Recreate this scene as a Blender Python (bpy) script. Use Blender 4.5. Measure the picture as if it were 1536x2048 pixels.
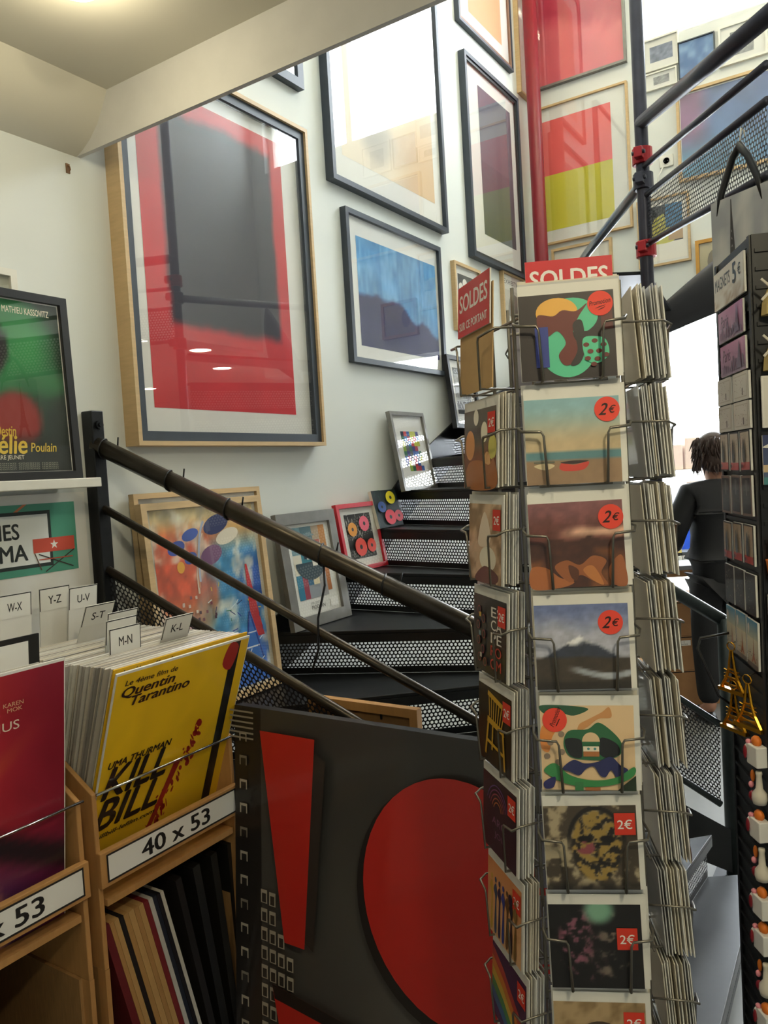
import bpy, bmesh, math, random
import numpy as np
from mathutils import Vector, Matrix
for o in list(bpy.data.objects): bpy.data.objects.remove(o)
random.seed(7)
SC = bpy.context.scene
COL = SC.collection
R = math.radians

# ------------------------------------------------------------------ camera
YAW, PITCH, ROLL, FPX = 0.577090194, 0.046270840, -0.058686876, 1564.507
CAM = Vector((0, 0, 1.64))
Fw = Vector((math.cos(YAW)*math.cos(PITCH), math.sin(YAW)*math.cos(PITCH), -math.sin(PITCH)))
_r = Fw.cross(Vector((0, 0, 1))).normalized(); _u = _r.cross(Fw)
Rt = _r*math.cos(ROLL)+_u*math.sin(ROLL); Up = -_r*math.sin(ROLL)+_u*math.cos(ROLL)
cam = bpy.data.cameras.new('camera'); camo = bpy.data.objects.new('camera', cam); COL.objects.link(camo)
cam.sensor_fit = 'VERTICAL'; cam.sensor_height = 36.0; cam.lens = 36.0*FPX/2048.0; cam.clip_start = .01
M = Matrix((Rt, Up, -Fw)).transposed().to_4x4(); M.translation = CAM; camo.matrix_world = M
SC.camera = camo

# ------------------------------------------------------------------ world, light, exposure
SC.view_settings.view_transform = 'Standard'; SC.view_settings.look = 'None'
SC.view_settings.gamma = 1.0; SC.view_settings.use_curve_mapping = False
SC.view_settings.exposure = 1.5
w = bpy.data.worlds.new('sky'); SC.world = w; w.use_nodes = True
bg = w.node_tree.nodes['Background']; bg.inputs[0].default_value = (.86, .94, 1.0, 1); bg.inputs[1].default_value = 9.5

def portal(name, loc, rot, sx, sy):
    l = bpy.data.lights.new(name, 'AREA'); l.shape = 'RECTANGLE'; l.size = sx; l.size_y = sy
    l.cycles.is_portal = True
    o = bpy.data.objects.new(name, l); COL.objects.link(o); o.location = loc; o.rotation_euler = rot
    return o
portal('window_portal', (5.12, .37, 4.75), (0, R(90), 0), 1.3, 1.7)
portal('shopfront_portal', (6.98, 1.0, 1.55), (0, R(90), 0), 2.6, 3.1)

# ------------------------------------------------------------------ helpers
def lin(c):
    c = np.asarray(c, float); return np.where(c <= .04045, c/12.92, ((c+.055)/1.055)**2.4)
def hx(s):
    s = s.lstrip('#'); return tuple(int(s[i:i+2], 16)/255 for i in (0, 2, 4))
def tag(o, label=None, cat=None, group=None, kind=None):
    if label: o['label'] = label
    if cat: o['category'] = cat
    if group: o['group'] = group
    if kind: o['kind'] = kind
    return o
def link(o, parent=None):
    COL.objects.link(o)
    if parent is not None: o.parent = parent
    return o
def empty(name, loc=(0, 0, 0), rz=0., rx=0., ry=0.):
    o = bpy.data.objects.new(name, None); COL.objects.link(o); o.empty_display_size = .05
    o.location = loc; o.rotation_euler = (rx, ry, rz); return o

MATS = {}
def mat(name, col, rough=.5, metal=0., noise=.06, scale=30., bump=0., emit=0., coat=0., spec=None, stretch=None):
    if name in MATS: return MATS[name]
    m = bpy.data.materials.new(name); m.use_nodes = True; nt = m.node_tree; b = nt.nodes['Principled BSDF']
    if isinstance(col, str): col = hx(col)
    L = lin(col)
    b.inputs['Roughness'].default_value = rough; b.inputs['Metallic'].default_value = metal
    b.inputs['Coat Weight'].default_value = coat
    if spec is not None: b.inputs['Specular IOR Level'].default_value = spec
    b.inputs['Base Color'].default_value = (*L, 1)
    if emit:
        b.inputs['Emission Color'].default_value = (*L, 1); b.inputs['Emission Strength'].default_value = emit
    elif noise or bump:
        tc = nt.nodes.new('ShaderNodeTexCoord'); n = nt.nodes.new('ShaderNodeTexNoise'); n.inputs['Scale'].default_value = scale
        n.inputs['Detail'].default_value = 4
        src = tc.outputs['Object']
        if stretch:
            mp = nt.nodes.new('ShaderNodeMapping'); mp.inputs['Scale'].default_value = stretch
            nt.links.new(src, mp.inputs[0]); src = mp.outputs[0]
        nt.links.new(src, n.inputs['Vector'])
        if noise:
            mx = nt.nodes.new('ShaderNodeMix'); mx.data_type = 'RGBA'
            mx.inputs['A'].default_value = (*np.clip(L*(1-noise*2), 0, 1), 1); mx.inputs['B'].default_value = (*np.clip(L*(1+noise), 0, 1), 1)
            nt.links.new(n.outputs['Fac'], mx.inputs['Factor']); nt.links.new(mx.outputs['Result'], b.inputs['Base Color'])
        if bump:
            bp = nt.nodes.new('ShaderNodeBump'); bp.inputs['Strength'].default_value = bump; bp.inputs['Distance'].default_value = .004
            nt.links.new(n.outputs['Fac'], bp.inputs['Height']); nt.links.new(bp.outputs[0], b.inputs['Normal'])
    MATS[name] = m; return m

def glass_mat():
    m = bpy.data.materials.new('picture_glass'); m.use_nodes = True; nt = m.node_tree; nt.nodes.clear()
    out = nt.nodes.new('ShaderNodeOutputMaterial'); mix = nt.nodes.new('ShaderNodeMixShader')
    tr = nt.nodes.new('ShaderNodeBsdfTransparent'); gl = nt.nodes.new('ShaderNodeBsdfGlossy'); gl.inputs['Roughness'].default_value = .0
    ge = nt.nodes.new('ShaderNodeNewGeometry'); dt = nt.nodes.new('ShaderNodeVectorMath'); dt.operation = 'DOT_PRODUCT'
    nt.links.new(ge.outputs['Incoming'], dt.inputs[0]); nt.links.new(ge.outputs['Normal'], dt.inputs[1])
    def mth(op, a, b=None):
        n = nt.nodes.new('ShaderNodeMath'); n.operation = op
        for i, v in enumerate((a, b)):
            if v is None: continue
            if isinstance(v, (int, float)): n.inputs[i].default_value = v
            else: nt.links.new(v, n.inputs[i])
        return n.outputs[0]
    c = mth('ABSOLUTE', dt.outputs['Value']); s = mth('SUBTRACT', 1., c); p5 = mth('POWER', s, 5.)
    f = mth('ADD', mth('MULTIPLY', p5, .95), .05)
    nt.links.new(f, mix.inputs[0]); nt.links.new(tr.outputs[0], mix.inputs[1]); nt.links.new(gl.outputs[0], mix.inputs[2])
    nt.links.new(mix.outputs[0], out.inputs[0]); return m
GLASS = glass_mat()

def perf_mat(name, col, pitch, rad):
    m = bpy.data.materials.new(name); m.use_nodes = True; nt = m.node_tree; b = nt.nodes['Principled BSDF']; out = nt.nodes['Material Output']
    b.inputs['Base Color'].default_value = (*lin(col), 1); b.inputs['Roughness'].default_value = .42; b.inputs['Metallic'].default_value = .3
    uv = nt.nodes.new('ShaderNodeUVMap'); S = (pitch, pitch*math.sqrt(3), 1)
    def cell(off):
        d = nt.nodes.new('ShaderNodeVectorMath'); d.operation = 'DIVIDE'; nt.links.new(uv.outputs[0], d.inputs[0]); d.inputs[1].default_value = S
        a = nt.nodes.new('ShaderNodeVectorMath'); a.operation = 'ADD'; nt.links.new(d.outputs[0], a.inputs[0]); a.inputs[1].default_value = (off, off, 0)
        f = nt.nodes.new('ShaderNodeVectorMath'); f.operation = 'FRACTION'; nt.links.new(a.outputs[0], f.inputs[0])
        s = nt.nodes.new('ShaderNodeVectorMath'); s.operation = 'SUBTRACT'; nt.links.new(f.outputs[0], s.inputs[0]); s.inputs[1].default_value = (.5, .5, 0)
        k = nt.nodes.new('ShaderNodeVectorMath'); k.operation = 'MULTIPLY'; nt.links.new(s.outputs[0], k.inputs[0]); k.inputs[1].default_value = (S[0], S[1], 0)
        l = nt.nodes.new('ShaderNodeVectorMath'); l.operation = 'LENGTH'; nt.links.new(k.outputs[0], l.inputs[0]); return l.outputs['Value']
    mn = nt.nodes.new('ShaderNodeMath'); mn.operation = 'MINIMUM'; nt.links.new(cell(0), mn.inputs[0]); nt.links.new(cell(.5), mn.inputs[1])
    lt = nt.nodes.new('ShaderNodeMath'); lt.operation = 'LESS_THAN'; nt.links.new(mn.outputs[0], lt.inputs[0]); lt.inputs[1].default_value = rad
    tr = nt.nodes.new('ShaderNodeBsdfTransparent'); mix = nt.nodes.new('ShaderNodeMixShader')
    nt.links.new(lt.outputs[0], mix.inputs[0]); nt.links.new(b.outputs[0], mix.inputs[1]); nt.links.new(tr.outputs[0], mix.inputs[2])
    nt.links.new(mix.outputs[0], out.inputs[0]); return m

def ink_mat(name, rough, coat):
    m = bpy.data.materials.new(name); m.use_nodes = True; nt = m.node_tree; b = nt.nodes['Principled BSDF']
    a = nt.nodes.new('ShaderNodeVertexColor'); a.layer_name = 'ink'
    nt.links.new(a.outputs['Color'], b.inputs['Base Color']); b.inputs['Roughness'].default_value = rough
    b.inputs['Coat Weight'].default_value = coat; b.inputs['Coat Roughness'].default_value = .08
    return m
INK = ink_mat('printed_ink', .6, 0.); INKG = ink_mat('printed_ink_under_film', .45, .35)

class MB:
    """mesh collector"""
    def __init__(s): s.v = []; s.f = []; s.uv = {}
    def box(s, a, b):
        n = len(s.v); (x0, y0, z0), (x1, y1, z1) = a, b
        s.v += [(x0, y0, z0), (x1, y0, z0), (x1, y1, z0), (x0, y1, z0), (x0, y0, z1), (x1, y0, z1), (x1, y1, z1), (x0, y1, z1)]
        s.f += [tuple(n+i for i in q) for q in ((3, 2, 1, 0), (4, 5, 6, 7), (0, 1, 5, 4), (1, 2, 6, 5), (2, 3, 7, 6), (3, 0, 4, 7))]
        return s
    def quad(s, *p, uv=None):
        n = len(s.v); s.v += [tuple(q) for q in p]; s.f.append(tuple(range(n, n+len(p))))
        if uv: s.uv[len(s.f)-1] = uv
        return s
    def prism(s, pts, z0, z1):
        n = len(s.v); k = len(pts)
        s.v += [(x, y, z0) for x, y in pts]+[(x, y, z1) for x, y in pts]
        s.f.append(tuple(range(n+k-1, n-1, -1))); s.f.append(tuple(range(n+k, n+2*k)))
        for i in range(k): j = (i+1) % k; s.f.append((n+i, n+j, n+k+j, n+k+i))
        return s
    def prismy(s, pts, y0, y1):
        """outline in XZ, extruded along Y"""
        n = len(s.v); k = len(pts)
        s.v += [(x, y0, z) for x, z in pts]+[(x, y1, z) for x, z in pts]
        s.f.append(tuple(range(n, n+k))); s.f.append(tuple(range(n+2*k-1, n+k-1, -1)))
        for i in range(k): j = (i+1) % k; s.f.append((n+j, n+i, n+k+i, n+k+j))
        return s
    def tube(s, pts, r, n=10, closed=False, cap=True):
        pts = [Vector(p) for p in pts]; m = len(pts); base = len(s.v)
        rr = r if isinstance(r, (list, tuple)) else [r]*m
        ref = None
        for i, p in enumerate(pts):
            if closed: t = (pts[(i+1) % m]-pts[i-1]).normalized()
            else: t = ((pts[min(i+1, m-1)]-pts[max(i-1, 0)])).normalized()
            if ref is None:
                ref = Vector((0, 0, 1)) if abs(t.z) < .9 else Vector((1, 0, 0))
            a = (ref-t*ref.dot(t)).normalized(); ref = a; b = t.cross(a)
            k = 1.
            if 0 < i < m-1:
                c = (pts[i+1]-pts[i]).normalized().dot((pts[i]-pts[i-1]).normalized()); k = 1/max(.6, math.sqrt((1+c)/2))
            for j in range(n):
                q = 2*math.pi*j/n; s.v.append(tuple(p+(a*math.cos(q)+b*math.sin(q))*rr[i]*k))
        for i in range(m if closed else m-1):
            i2 = (i+1) % m
            for j in range(n):
                j2 = (j+1) % n; s.f.append((base+i*n+j, base+i*n+j2, base+i2*n+j2, base+i2*n+j))
        if cap and not closed:
            s.f.append(tuple(base+j for j in range(n-1, -1, -1))); s.f.append(tuple(base+(m-1)*n+j for j in range(n)))
        return s
    def lathe(s, prof, n=16, c=(0, 0, 0)):
        base = len(s.v)
        for r, z in prof:
            for j in range(n): q = 2*math.pi*j/n; s.v.append((c[0]+r*math.cos(q), c[1]+r*math.sin(q), c[2]+z))
        for i in range(len(prof)-1):
            for j in range(n): j2 = (j+1) % n; s.f.append((base+i*n+j, base+i*n+j2, base+(i+1)*n+j2, base+(i+1)*n+j))
        s.f.append(tuple(base+j for j in range(n-1, -1, -1))); s.f.append(tuple(base+(len(prof)-1)*n+j for j in range(n)))
        return s
    def ell(s, c, rx, ry, rz, n=12, m=8):
        base = len(s.v)
        for i in range(m+1):
            t = math.pi*i/m
            for j in range(n):
                q = 2*math.pi*j/n; s.v.append((c[0]+rx*math.sin(t)*math.cos(q), c[1]+ry*math.sin(t)*math.sin(q), c[2]+rz*math.cos(t)))
        for i in range(m):
            for j in range(n): j2 = (j+1) % n; s.f.append((base+i*n+j, base+(i+1)*n+j, base+(i+1)*n+j2, base+i*n+j2))
        return s
    def build(s, name, m, parent=None, smooth=False, bevel=0., loc=None, rot=None, weld=False):
        me = bpy.data.meshes.new(name); me.from_pydata(s.v, [], s.f)
        if weld:
            bm = bmesh.new(); bm.from_mesh(me); bmesh.ops.remove_doubles(bm, verts=bm.verts, dist=.0004); bm.to_mesh(me); bm.free()
        if s.uv:
            ul = me.uv_layers.new(name='UVMap')
            for fi, uvs in s.uv.items():
                for li, u_ in zip(me.polygons[fi].loop_indices, uvs): ul.data[li].uv = u_
        me.materials.append(m)
        if smooth: me.polygons.foreach_set('use_smooth', [True]*len(me.polygons))
        me.update(); o = bpy.data.objects.new(name, me); link(o, parent)
        if loc is not None: o.location = loc
        if rot is not None: o.rotation_euler = rot
        if bevel:
            b = o.modifiers.new('bevel', 'BEVEL'); b.width = bevel; b.segments = 2; b.limit_method = 'ANGLE'
        return o
def box(a, b): return MB().box(a, b)

# ---- text outlines (flat print)
TC = {}
def text_geo(s, bold=0., shear=0., space=1.):
    k = (s, bold, shear, space)
    if k in TC: return TC[k]
    c = bpy.data.curves.new('txt', 'FONT'); c.body = s; c.size = 1; c.offset = bold; c.shear = shear; c.resolution_u = 3; c.space_character = space
    o = bpy.data.objects.new('txt', c); COL.objects.link(o)
    dg = bpy.context.evaluated_depsgraph_get(); e = o.evaluated_get(dg); me = e.to_mesh()
    V = [(v.co.x, v.co.y) for v in me.vertices]; Fc = [tuple(p.vertices) for p in me.polygons]
    e.to_mesh_clear(); bpy.data.objects.remove(o); bpy.data.curves.remove(c)
    if V:
        xs = [v[0] for v in V]; ys = [v[1] for v in V]; x0, y0 = min(xs), min(ys)
        V = [(x-x0, y-y0) for x, y in V]; W_, H_ = max(xs)-x0, max(ys)-y0
    else: W_ = H_ = 1.
    TC[k] = (V, Fc, W_, H_); return TC[k]

def smooth(pts, n=6):
    out = []; m = len(pts)
    for i in range(m):
        p0, p1, p2, p3 = (np.array(pts[(i+d-1) % m], float) for d in range(4))
        for j in range(n):
            t = j/n; out.append(tuple(.5*((2*p1)+(-p0+p2)*t+(2*p0-5*p1+4*p2-p3)*t*t+(-p0+3*p1-3*p2+p3)*t**3)))
    return out
_rng = np.random.RandomState(3); LAT = _rng.rand(64, 64)
def vnoise(x, y, s):
    x = np.asarray(x)*s; y = np.asarray(y)*s; xi = np.floor(x).astype(int); yi = np.floor(y).astype(int); fx = x-xi; fy = y-yi
    fx = fx*fx*(3-2*fx); fy = fy*fy*(3-2*fy); g = lambda a, b: LAT[a % 64, b % 64]
    return (g(xi, yi)*(1-fx)+g(xi+1, yi)*fx)*(1-fy)+(g(xi, yi+1)*(1-fx)+g(xi+1, yi+1)*fx)*fy
def fbm(x, y, s, o=4):
    r_ = 0; a = .5; t = 0
    for i in range(o): r_ = r_+a*vnoise(x+i*7.3, y+i*3.1, s*2**i); t += a; a *= .5
    return r_/t
def sstep(a, b, x): t = np.clip((x-a)/(b-a), 0, 1); return t*t*(3-2*t)
def mixc(a, b, t): return np.asarray(a)[None, :]*(1-t[:, None])+np.asarray(b)[None, :]*t[:, None] if np.ndim(a) == 1 else a*(1-t[:, None])+np.asarray(b)[None, :]*t[:, None]

class Art:
    """flat print in unit coordinates, u right, v up, facing -Y"""
    def __init__(s, w, h): s.w, s.h = w, h; s.v = []; s.f = []; s.c = []; s.k = 0
    def _add(s, V, Fc, cols):
        n = len(s.v); y = -.00012*s.k; s.k += 1
        s.v += [((u-.5)*s.w, y, v*s.h) for u, v in V]; s.f += [tuple(n+i for i in q) for q in Fc]; s.c += list(cols)
        return s
    def poly(s, pts, col):
        col = hx(col) if isinstance(col, str) else col
        area = sum(pts[i][0]*pts[(i+1) % len(pts)][1]-pts[(i+1) % len(pts)][0]*pts[i][1] for i in range(len(pts)))
        if area < 0: pts = pts[::-1]
        return s._add(pts, [tuple(range(len(pts)))], [col]*len(pts))
    def rect(s, x0, y0, x1, y1, col): return s.poly([(x0, y0), (x1, y0), (x1, y1), (x0, y1)], col)
    def vgrad(s, x0, y0, x1, y1, cb, ct):
        cb, ct = (hx(c) if isinstance(c, str) else c for c in (cb, ct))
        return s._add([(x0, y0), (x1, y0), (x1, y1), (x0, y1)], [(0, 1, 2, 3)], [cb, cb, ct, ct])
    def ell(s, x, y, rx, ry, col, n=28, a0=0, a1=360, rot=0):
        full = abs(a1-a0) >= 360; P = []
        for i in range(n if full else n+1):
            q = R(a0+(a1-a0)*i/n); px, py = rx*math.cos(q), ry*math.sin(q); c_, s_ = math.cos(R(rot)), math.sin(R(rot))
            P.append((x+px*c_-py*s_, y+px*s_+py*c_))
        return s.poly(P, col)
    def blob(s, pts, col, n=6): return s.poly(smooth(pts, n), col)
    def line(s, pts, wd, col):
        for (x0, y0), (x1, y1) in zip(pts[:-1], pts[1:]):
            dx, dy = (x1-x0)*s.w, (y1-y0)*s.h; l = math.hypot(dx, dy) or 1; nx, ny = -dy/l*wd/2/s.w, dx/l*wd/2/s.h
            s.poly([(x0+nx, y0+ny), (x1+nx, y1+ny), (x1-nx, y1-ny), (x0-nx, y0-ny)], col); s.k -= 1
        s.k += 1; return s
    def text(s, t, x, y, hgt, col, bold=0., shear=0., width=None, align='l', rot=0., space=1.):
        """x,y lower left in unit coordinates, hgt in metres, width in metres"""
        V, Fc, W_, H_ = text_geo(t, 0., shear, space); k = hgt/H_; kx = k if width is None else width/W_
        W2 = W_*kx; ox = {'l': 0, 'c': -W2/2, 'r': -W2}[align]; col = hx(col) if isinstance(col, str) else col
        c_, s_ = math.cos(R(rot)), math.sin(R(rot))
        bo = bold*.8; D = [(0, 0)] if not bold else [(0, 0), (bo, 0), (-bo, 0), (0, bo*.6), (0, -bo*.6)]
        for da, db in D:
            P = []
            for a, b in V:
                a = (a+da)*kx+ox; b = (b+db)*k; P.append((x+(a*c_-b*s_)/s.w, y+(a*s_+b*c_)/s.h))
            s._add(P, Fc, [col]*len(P)); s.k -= .8
        s.k += 1; return s
    def grid(s, fn, nx, ny, x0=0, y0=0, x1=1, y1=1):
        X, Y = np.meshgrid(np.linspace(0, 1, nx+1), np.linspace(0, 1, ny+1)); u = X.ravel(); v = Y.ravel()
        c = np.clip(fn(u, v), 0, 1); V = [(x0+(x1-x0)*a, y0+(y1-y0)*b) for a, b in zip(u, v)]; k = nx+1
        return s._add(V, [(j*k+i, j*k+i+1, (j+1)*k+i+1, (j+1)*k+i) for j in range(ny) for i in range(nx)], c)
    def mesh(s, name, m=None):
        me = bpy.data.meshes.new(name); me.from_pydata(s.v, [], s.f)
        a = me.color_attributes.new('ink', 'FLOAT_COLOR', 'POINT')
        C = np.ones((len(s.v), 4), np.float32); C[:, :3] = lin(np.array(s.c)); a.data.foreach_set('color', C.ravel())
        me.materials.append(m or INK); me.update(); return me
    def build(s, name, parent, y=0., z=0., x=0., m=None):
        o = bpy.data.objects.new(name, s.mesh(name, m)); link(o, parent); o.location = (x, y, z); return o

# ------------------------------------------------------------------ materials
M_wall = mat('wall_paint', (.85, .86, .84), .75, noise=.02, scale=3, bump=.05)
M_ceil = mat('ceiling_paint', (.80, .78, .72), .8, noise=.02, scale=4, bump=.04)
M_beam = mat('beam_plaster', (.80, .79, .77), .8, noise=.05, scale=14, bump=.25)
M_floor = mat('lino_floor', (.47, .47, .46), .45, noise=.10, scale=9, bump=.05)
M_black = mat('black_steel', (.10, .105, .115), .42, metal=.4, noise=.15, scale=40, bump=.05)
M_tread = mat('black_tread_paint', (.085, .092, .10), .36, metal=.2, noise=.18, scale=25, bump=.06)
M_rail = mat('bronze_brown_rail', (.30, .27, .23), .32, metal=.75, noise=.25, scale=18, bump=.05, stretch=(1, 1, .3))
M_green = mat('dark_green_steel', (.20, .23, .23), .4, metal=.5, noise=.2, scale=30)
M_scaff = mat('scaffold_tube', (.26, .26, .30), .38, metal=.6, noise=.15, scale=20)
M_galv = mat('galvanised_tube', (.62, .64, .66), .3, metal=.85, noise=.1, scale=30)
M_redp = mat('red_column_paint', (.50, .05, .11), .4, noise=.05, scale=12)
M_clamp = mat('red_clamp', (.66, .10, .14), .4, metal=.3)
M_oak = mat('oak_wood', (.80, .68, .50), .5, noise=.12, scale=14, bump=.08, stretch=(1, 1, 8))
M_pine = mat('pine_wood', (.74, .55, .33), .5, noise=.12, scale=12, bump=.08, stretch=(6, 6, 1))
M_ply = mat('ply_edge', (.66, .50, .31), .6, noise=.2, scale=30, stretch=(8, 8, 1))
M_hard = mat('hardboard_back', (.56, .41, .24), .7, noise=.12, scale=60)
M_navy = mat('navy_frame', (.22, .25, .29), .45, noise=.08)
M_blackf = mat('black_frame', (.12, .12, .125), .4, noise=.08)
M_grey = mat('pewter_frame', (.52, .51, .49), .32, metal=.45, noise=.15, scale=25)
M_redf = mat('red_frame', (.78, .10, .16), .4, noise=.05)
M_white = mat('white_paint', (.88, .87, .83), .5, noise=.03)
M_card = mat('white_card', (.90, .89, .86), .6, noise=.02)
M_cream = mat('cream_envelope', (.85, .82, .75), .6, noise=.03)
M_gold = mat('gold_frame', (.72, .53, .25), .35, metal=.6, noise=.1)
M_wire = mat('rack_wire', (.52, .50, .46), .32, metal=.8, noise=.1)
M_chrome = mat('chrome_rod', (.80, .80, .78), .15, metal=1., noise=.03)
M_film = mat('clear_film', (.80, .80, .79), .1, noise=.03, coat=.6)
M_kraft = mat('kraft_card', (.76, .62, .42), .7, noise=.06, scale=50)
M_cardb = mat('cardboard', (.62, .45, .28), .7, noise=.08, scale=25)
M_plastic = mat('black_plastic', (.06, .06, .065), .4, noise=.1)
M_orange = mat('sticker_red', (.93, .24, .15), .55, noise=0)
M_perf = perf_mat('perforated_black_steel', (.09, .095, .105), .0142, .0050)
M_perf2 = perf_mat('perforated_panel_steel', (.13, .125, .14), .0145, .0052)

# ------------------------------------------------------------------ the setting
def struct(o): o['kind'] = 'structure'; return o
WY = 1.9; WX = 4.95; BX = 1.443; ZC = 2.724
struct(MB().box((-3, -5, -.1), (7, 2.75, 0)).build('floor', M_floor))
struct(MB().box((-3, WY, 0), (WX+.2, WY+.15, 5.7)).build('wall_left', M_wall))
# back wall: pier beside the corner, upper wall with a window opening
wb = MB().box((WX, 1.42, 0), (WX+.18, 2.75, 2.5)).box((WX, WY+.15, 2.5), (WX+.18, 2.75, 3.2)).box((WX, -.6, 2.5), (WX+.18, WY, 4.12)).box((WX, 1.2, 4.12), (WX+.18, WY, 5.7)).box((WX, -.6, 5.38), (WX+.18, 1.2, 5.7)).box((WX, -.6, 4.12), (WX+.18, -.46, 5.38))
struct(wb.build('wall_back', M_wall))
struct(MB().box((BX+.165, -.75, 2.72), (WX+.18, -.6, 5.7)).build('wall_right', M_wall))
struct(MB().box((BX+.015, -.75, 2.9), (BX+.165, WY, 5.7)).build('wall_front', M_wall))
struct(MB().box((BX+.015, -.75, 5.7), (WX+.18, WY+.15, 5.85)).build('ceiling_stairwell', M_ceil))
cl = MB().box((-3, -5, ZC), (BX, WY, ZC+.2)).box((BX, -5, ZC), (7, -.75, ZC+.2)).box((WX+.18, -.75, 3.0), (7, 2.75, 3.2))
struct(cl.build('ceiling', M_ceil))
# plaster cove between ceiling and wall
cv = MB(); prof = [(1.752, ZC), (1.775, 2.685), (1.80, 2.648), (1.835, 2.617), (1.87, 2.596), (1.9, 2.584)]
for (y0, z0), (y1, z1) in zip(prof[:-1], prof[1:]): cv.quad((-3, y0, z0), (BX, y0, z0), (BX, y1, z1), (-3, y1, z1))
struct(cv.build('trim_cove', M_ceil, smooth=True, weld=True))
struct(MB().box((BX, -.9, 2.585), (BX+.014, WY, 3.0)).build('trim_beam', M_beam))
# side walls outside the picture
struct(MB().box((-3.15, -5, 0), (-3, 2.05, 3)).build('wall_behind', M_wall))
struct(MB().box((-3, -5.15, 0), (7, -5, 3)).build('wall_far_right', M_wall))
struct(MB().box((WX+.18, 2.6, 0), (7, 2.75, 3.2)).build('wall_shop_side', M_wall))
struct(MB().box((6.88, -5, 0), (7, -.6, 3)).build('wall_shopfront', M_wall))
# windows
def window(name, frame_mb, pane_mb, fm):
    o = frame_mb.build(name, fm); struct(o); pane_mb.build('pane', GLASS, o); return o
window('window_1', MB().box((WX+.06, -.46, 4.12), (WX+.12, 1.2, 4.17)).box((WX+.06, -.46, 5.33), (WX+.12, 1.2, 5.38)).box((WX+.06, -.46, 4.17), (WX+.12, -.41, 5.33)).box((WX+.06, 1.15, 4.17), (WX+.12, 1.2, 5.33)).box((WX+.06, .34, 4.17), (WX+.12, .39, 5.33)),
       MB().box((WX+.085, -.41, 4.17), (WX+.09, 1.15, 5.33)), M_white)
wf = MB().box((6.88, -.6, .0), (6.96, 2.6, .25)).box((6.88, -.6, 2.86), (6.96, 2.6, 3.0))
for y in (-.6, .97, 2.54): wf.box((6.88, y, .25), (6.96, y+.06, 2.86))
window('window_2', wf, MB().box((6.91, -.54, .25), (6.915, 2.54, 2.86)), M_white)
# the pavement and pale facade over the street
struct(MB().box((7, -9, -.1), (16, 7, -.02)).build('pavement', mat('pale_paving', (.62, .6, .57), .8, noise=.1, scale=3)))

# recessed ceiling lamps
def downlight(x, y, z, r, power, col, label, grp=None):
    e = empty('recessed_downlight', (x, y, z)); tag(e, label, 'lamp', grp)
    MB().lathe([(r*1.2, 0), (r*1.2, -.006), (r*1.02, -.008), (r*1.0, -.002)], 24).build('rim', M_white, e)
    MB().lathe([(r, -.004), (r*.5, -.0065), (.001, -.007)], 24).build('diffuser', mat('lamp_glow_%.2f' % col[2], col, emit=22.), e)
    l = bpy.data.lights.new('lamp_light', 'SPOT'); l.energy = power; l.color = tuple(lin(col)); l.spot_size = R(150); l.spot_blend = .8; l.shadow_soft_size = r
    lo = bpy.data.objects.new('lamp_light', l); link(lo, e); lo.location = (0, 0, -.02)
WARM = (1., .955, .82); NEUT = (1., .97, .88)
def dome(x, y, r, power, label):
    e = empty('ceiling_dome_lamp', (x, y, ZC)); tag(e, label, 'lamp')
    MB().lathe([(r*1.25, 0), (r*1.25, -.01), (r*1.05, -.014), (r*1.0, -.006)], 24).build('rim', M_white, e)
    MB().lathe([(r*math.cos(R(q)), -.012-r*.7*math.sin(R(q))) for q in range(0, 90, 12)], 24).build('dome', mat('dome_glow', WARM, emit=6.), e, smooth=True)
    l = bpy.data.lights.new('lamp_light', 'POINT'); l.energy = power; l.color = tuple(lin(WARM)); l.shadow_soft_size = .05
    lo = bpy.data.objects.new('lamp_light', l); link(lo, e); lo.location = (0, 0, -.012-r*.7-.06)
dome(1.09, 1.39, .06, .9, 'warm dome lamp on the low ceiling above the framed film poster')
dome(.1, -.6, .06, 12, 'added warm fill lamp on the low ceiling behind the viewer')  # added fill that lights the card spinner from the front, no known fitting
downlight(.1, .3, ZC, .055, 5, WARM, 'warm recessed downlight in the low ceiling over the poster bins')
for i, (x, y) in enumerate([(3.86, -.86), (4.5, -.86), (5.24, -.86), (5.34, -1.45), (6.12, -1.4), (5.75, -2.95)]):
    downlight(x, y, ZC, .085, 9, NEUT, 'round white downlight in the shop ceiling right of the stairwell', 'shop ceiling downlights')

# ------------------------------------------------------------------ framed pictures
def ring(w_, h_, b, y0, y1, z0=0., x0=None):
    m = MB(); X0, X1 = -w_/2, w_/2; o = [(X0, z0), (X1, z0), (X1, z0+h_), (X0, z0+h_)]; i = [(X0+b, z0+b), (X1-b, z0+b), (X1-b, z0+h_-b), (X0+b, z0+h_-b)]
    for k in range(4):
        j = (k+1) % 4
        P = [(o[k][0], y1, o[k][1]), (o[j][0], y1, o[j][1]), (i[j][0], y1, i[j][1]), (i[k][0], y1, i[k][1])]
        m.quad(*P); m.quad(*[(a, y0, c) for a, _, c in P][::-1])
        m.quad((o[k][0], y0, o[k][1]), (o[j][0], y0, o[j][1]), (o[j][0], y1, o[j][1]), (o[k][0], y1, o[k][1]))
        m.quad((i[j][0], y0, i[j][1]), (i[k][0], y0, i[k][1]), (i[k][0], y1, i[k][1]), (i[j][0], y1, i[j][1]))
    return m
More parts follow.
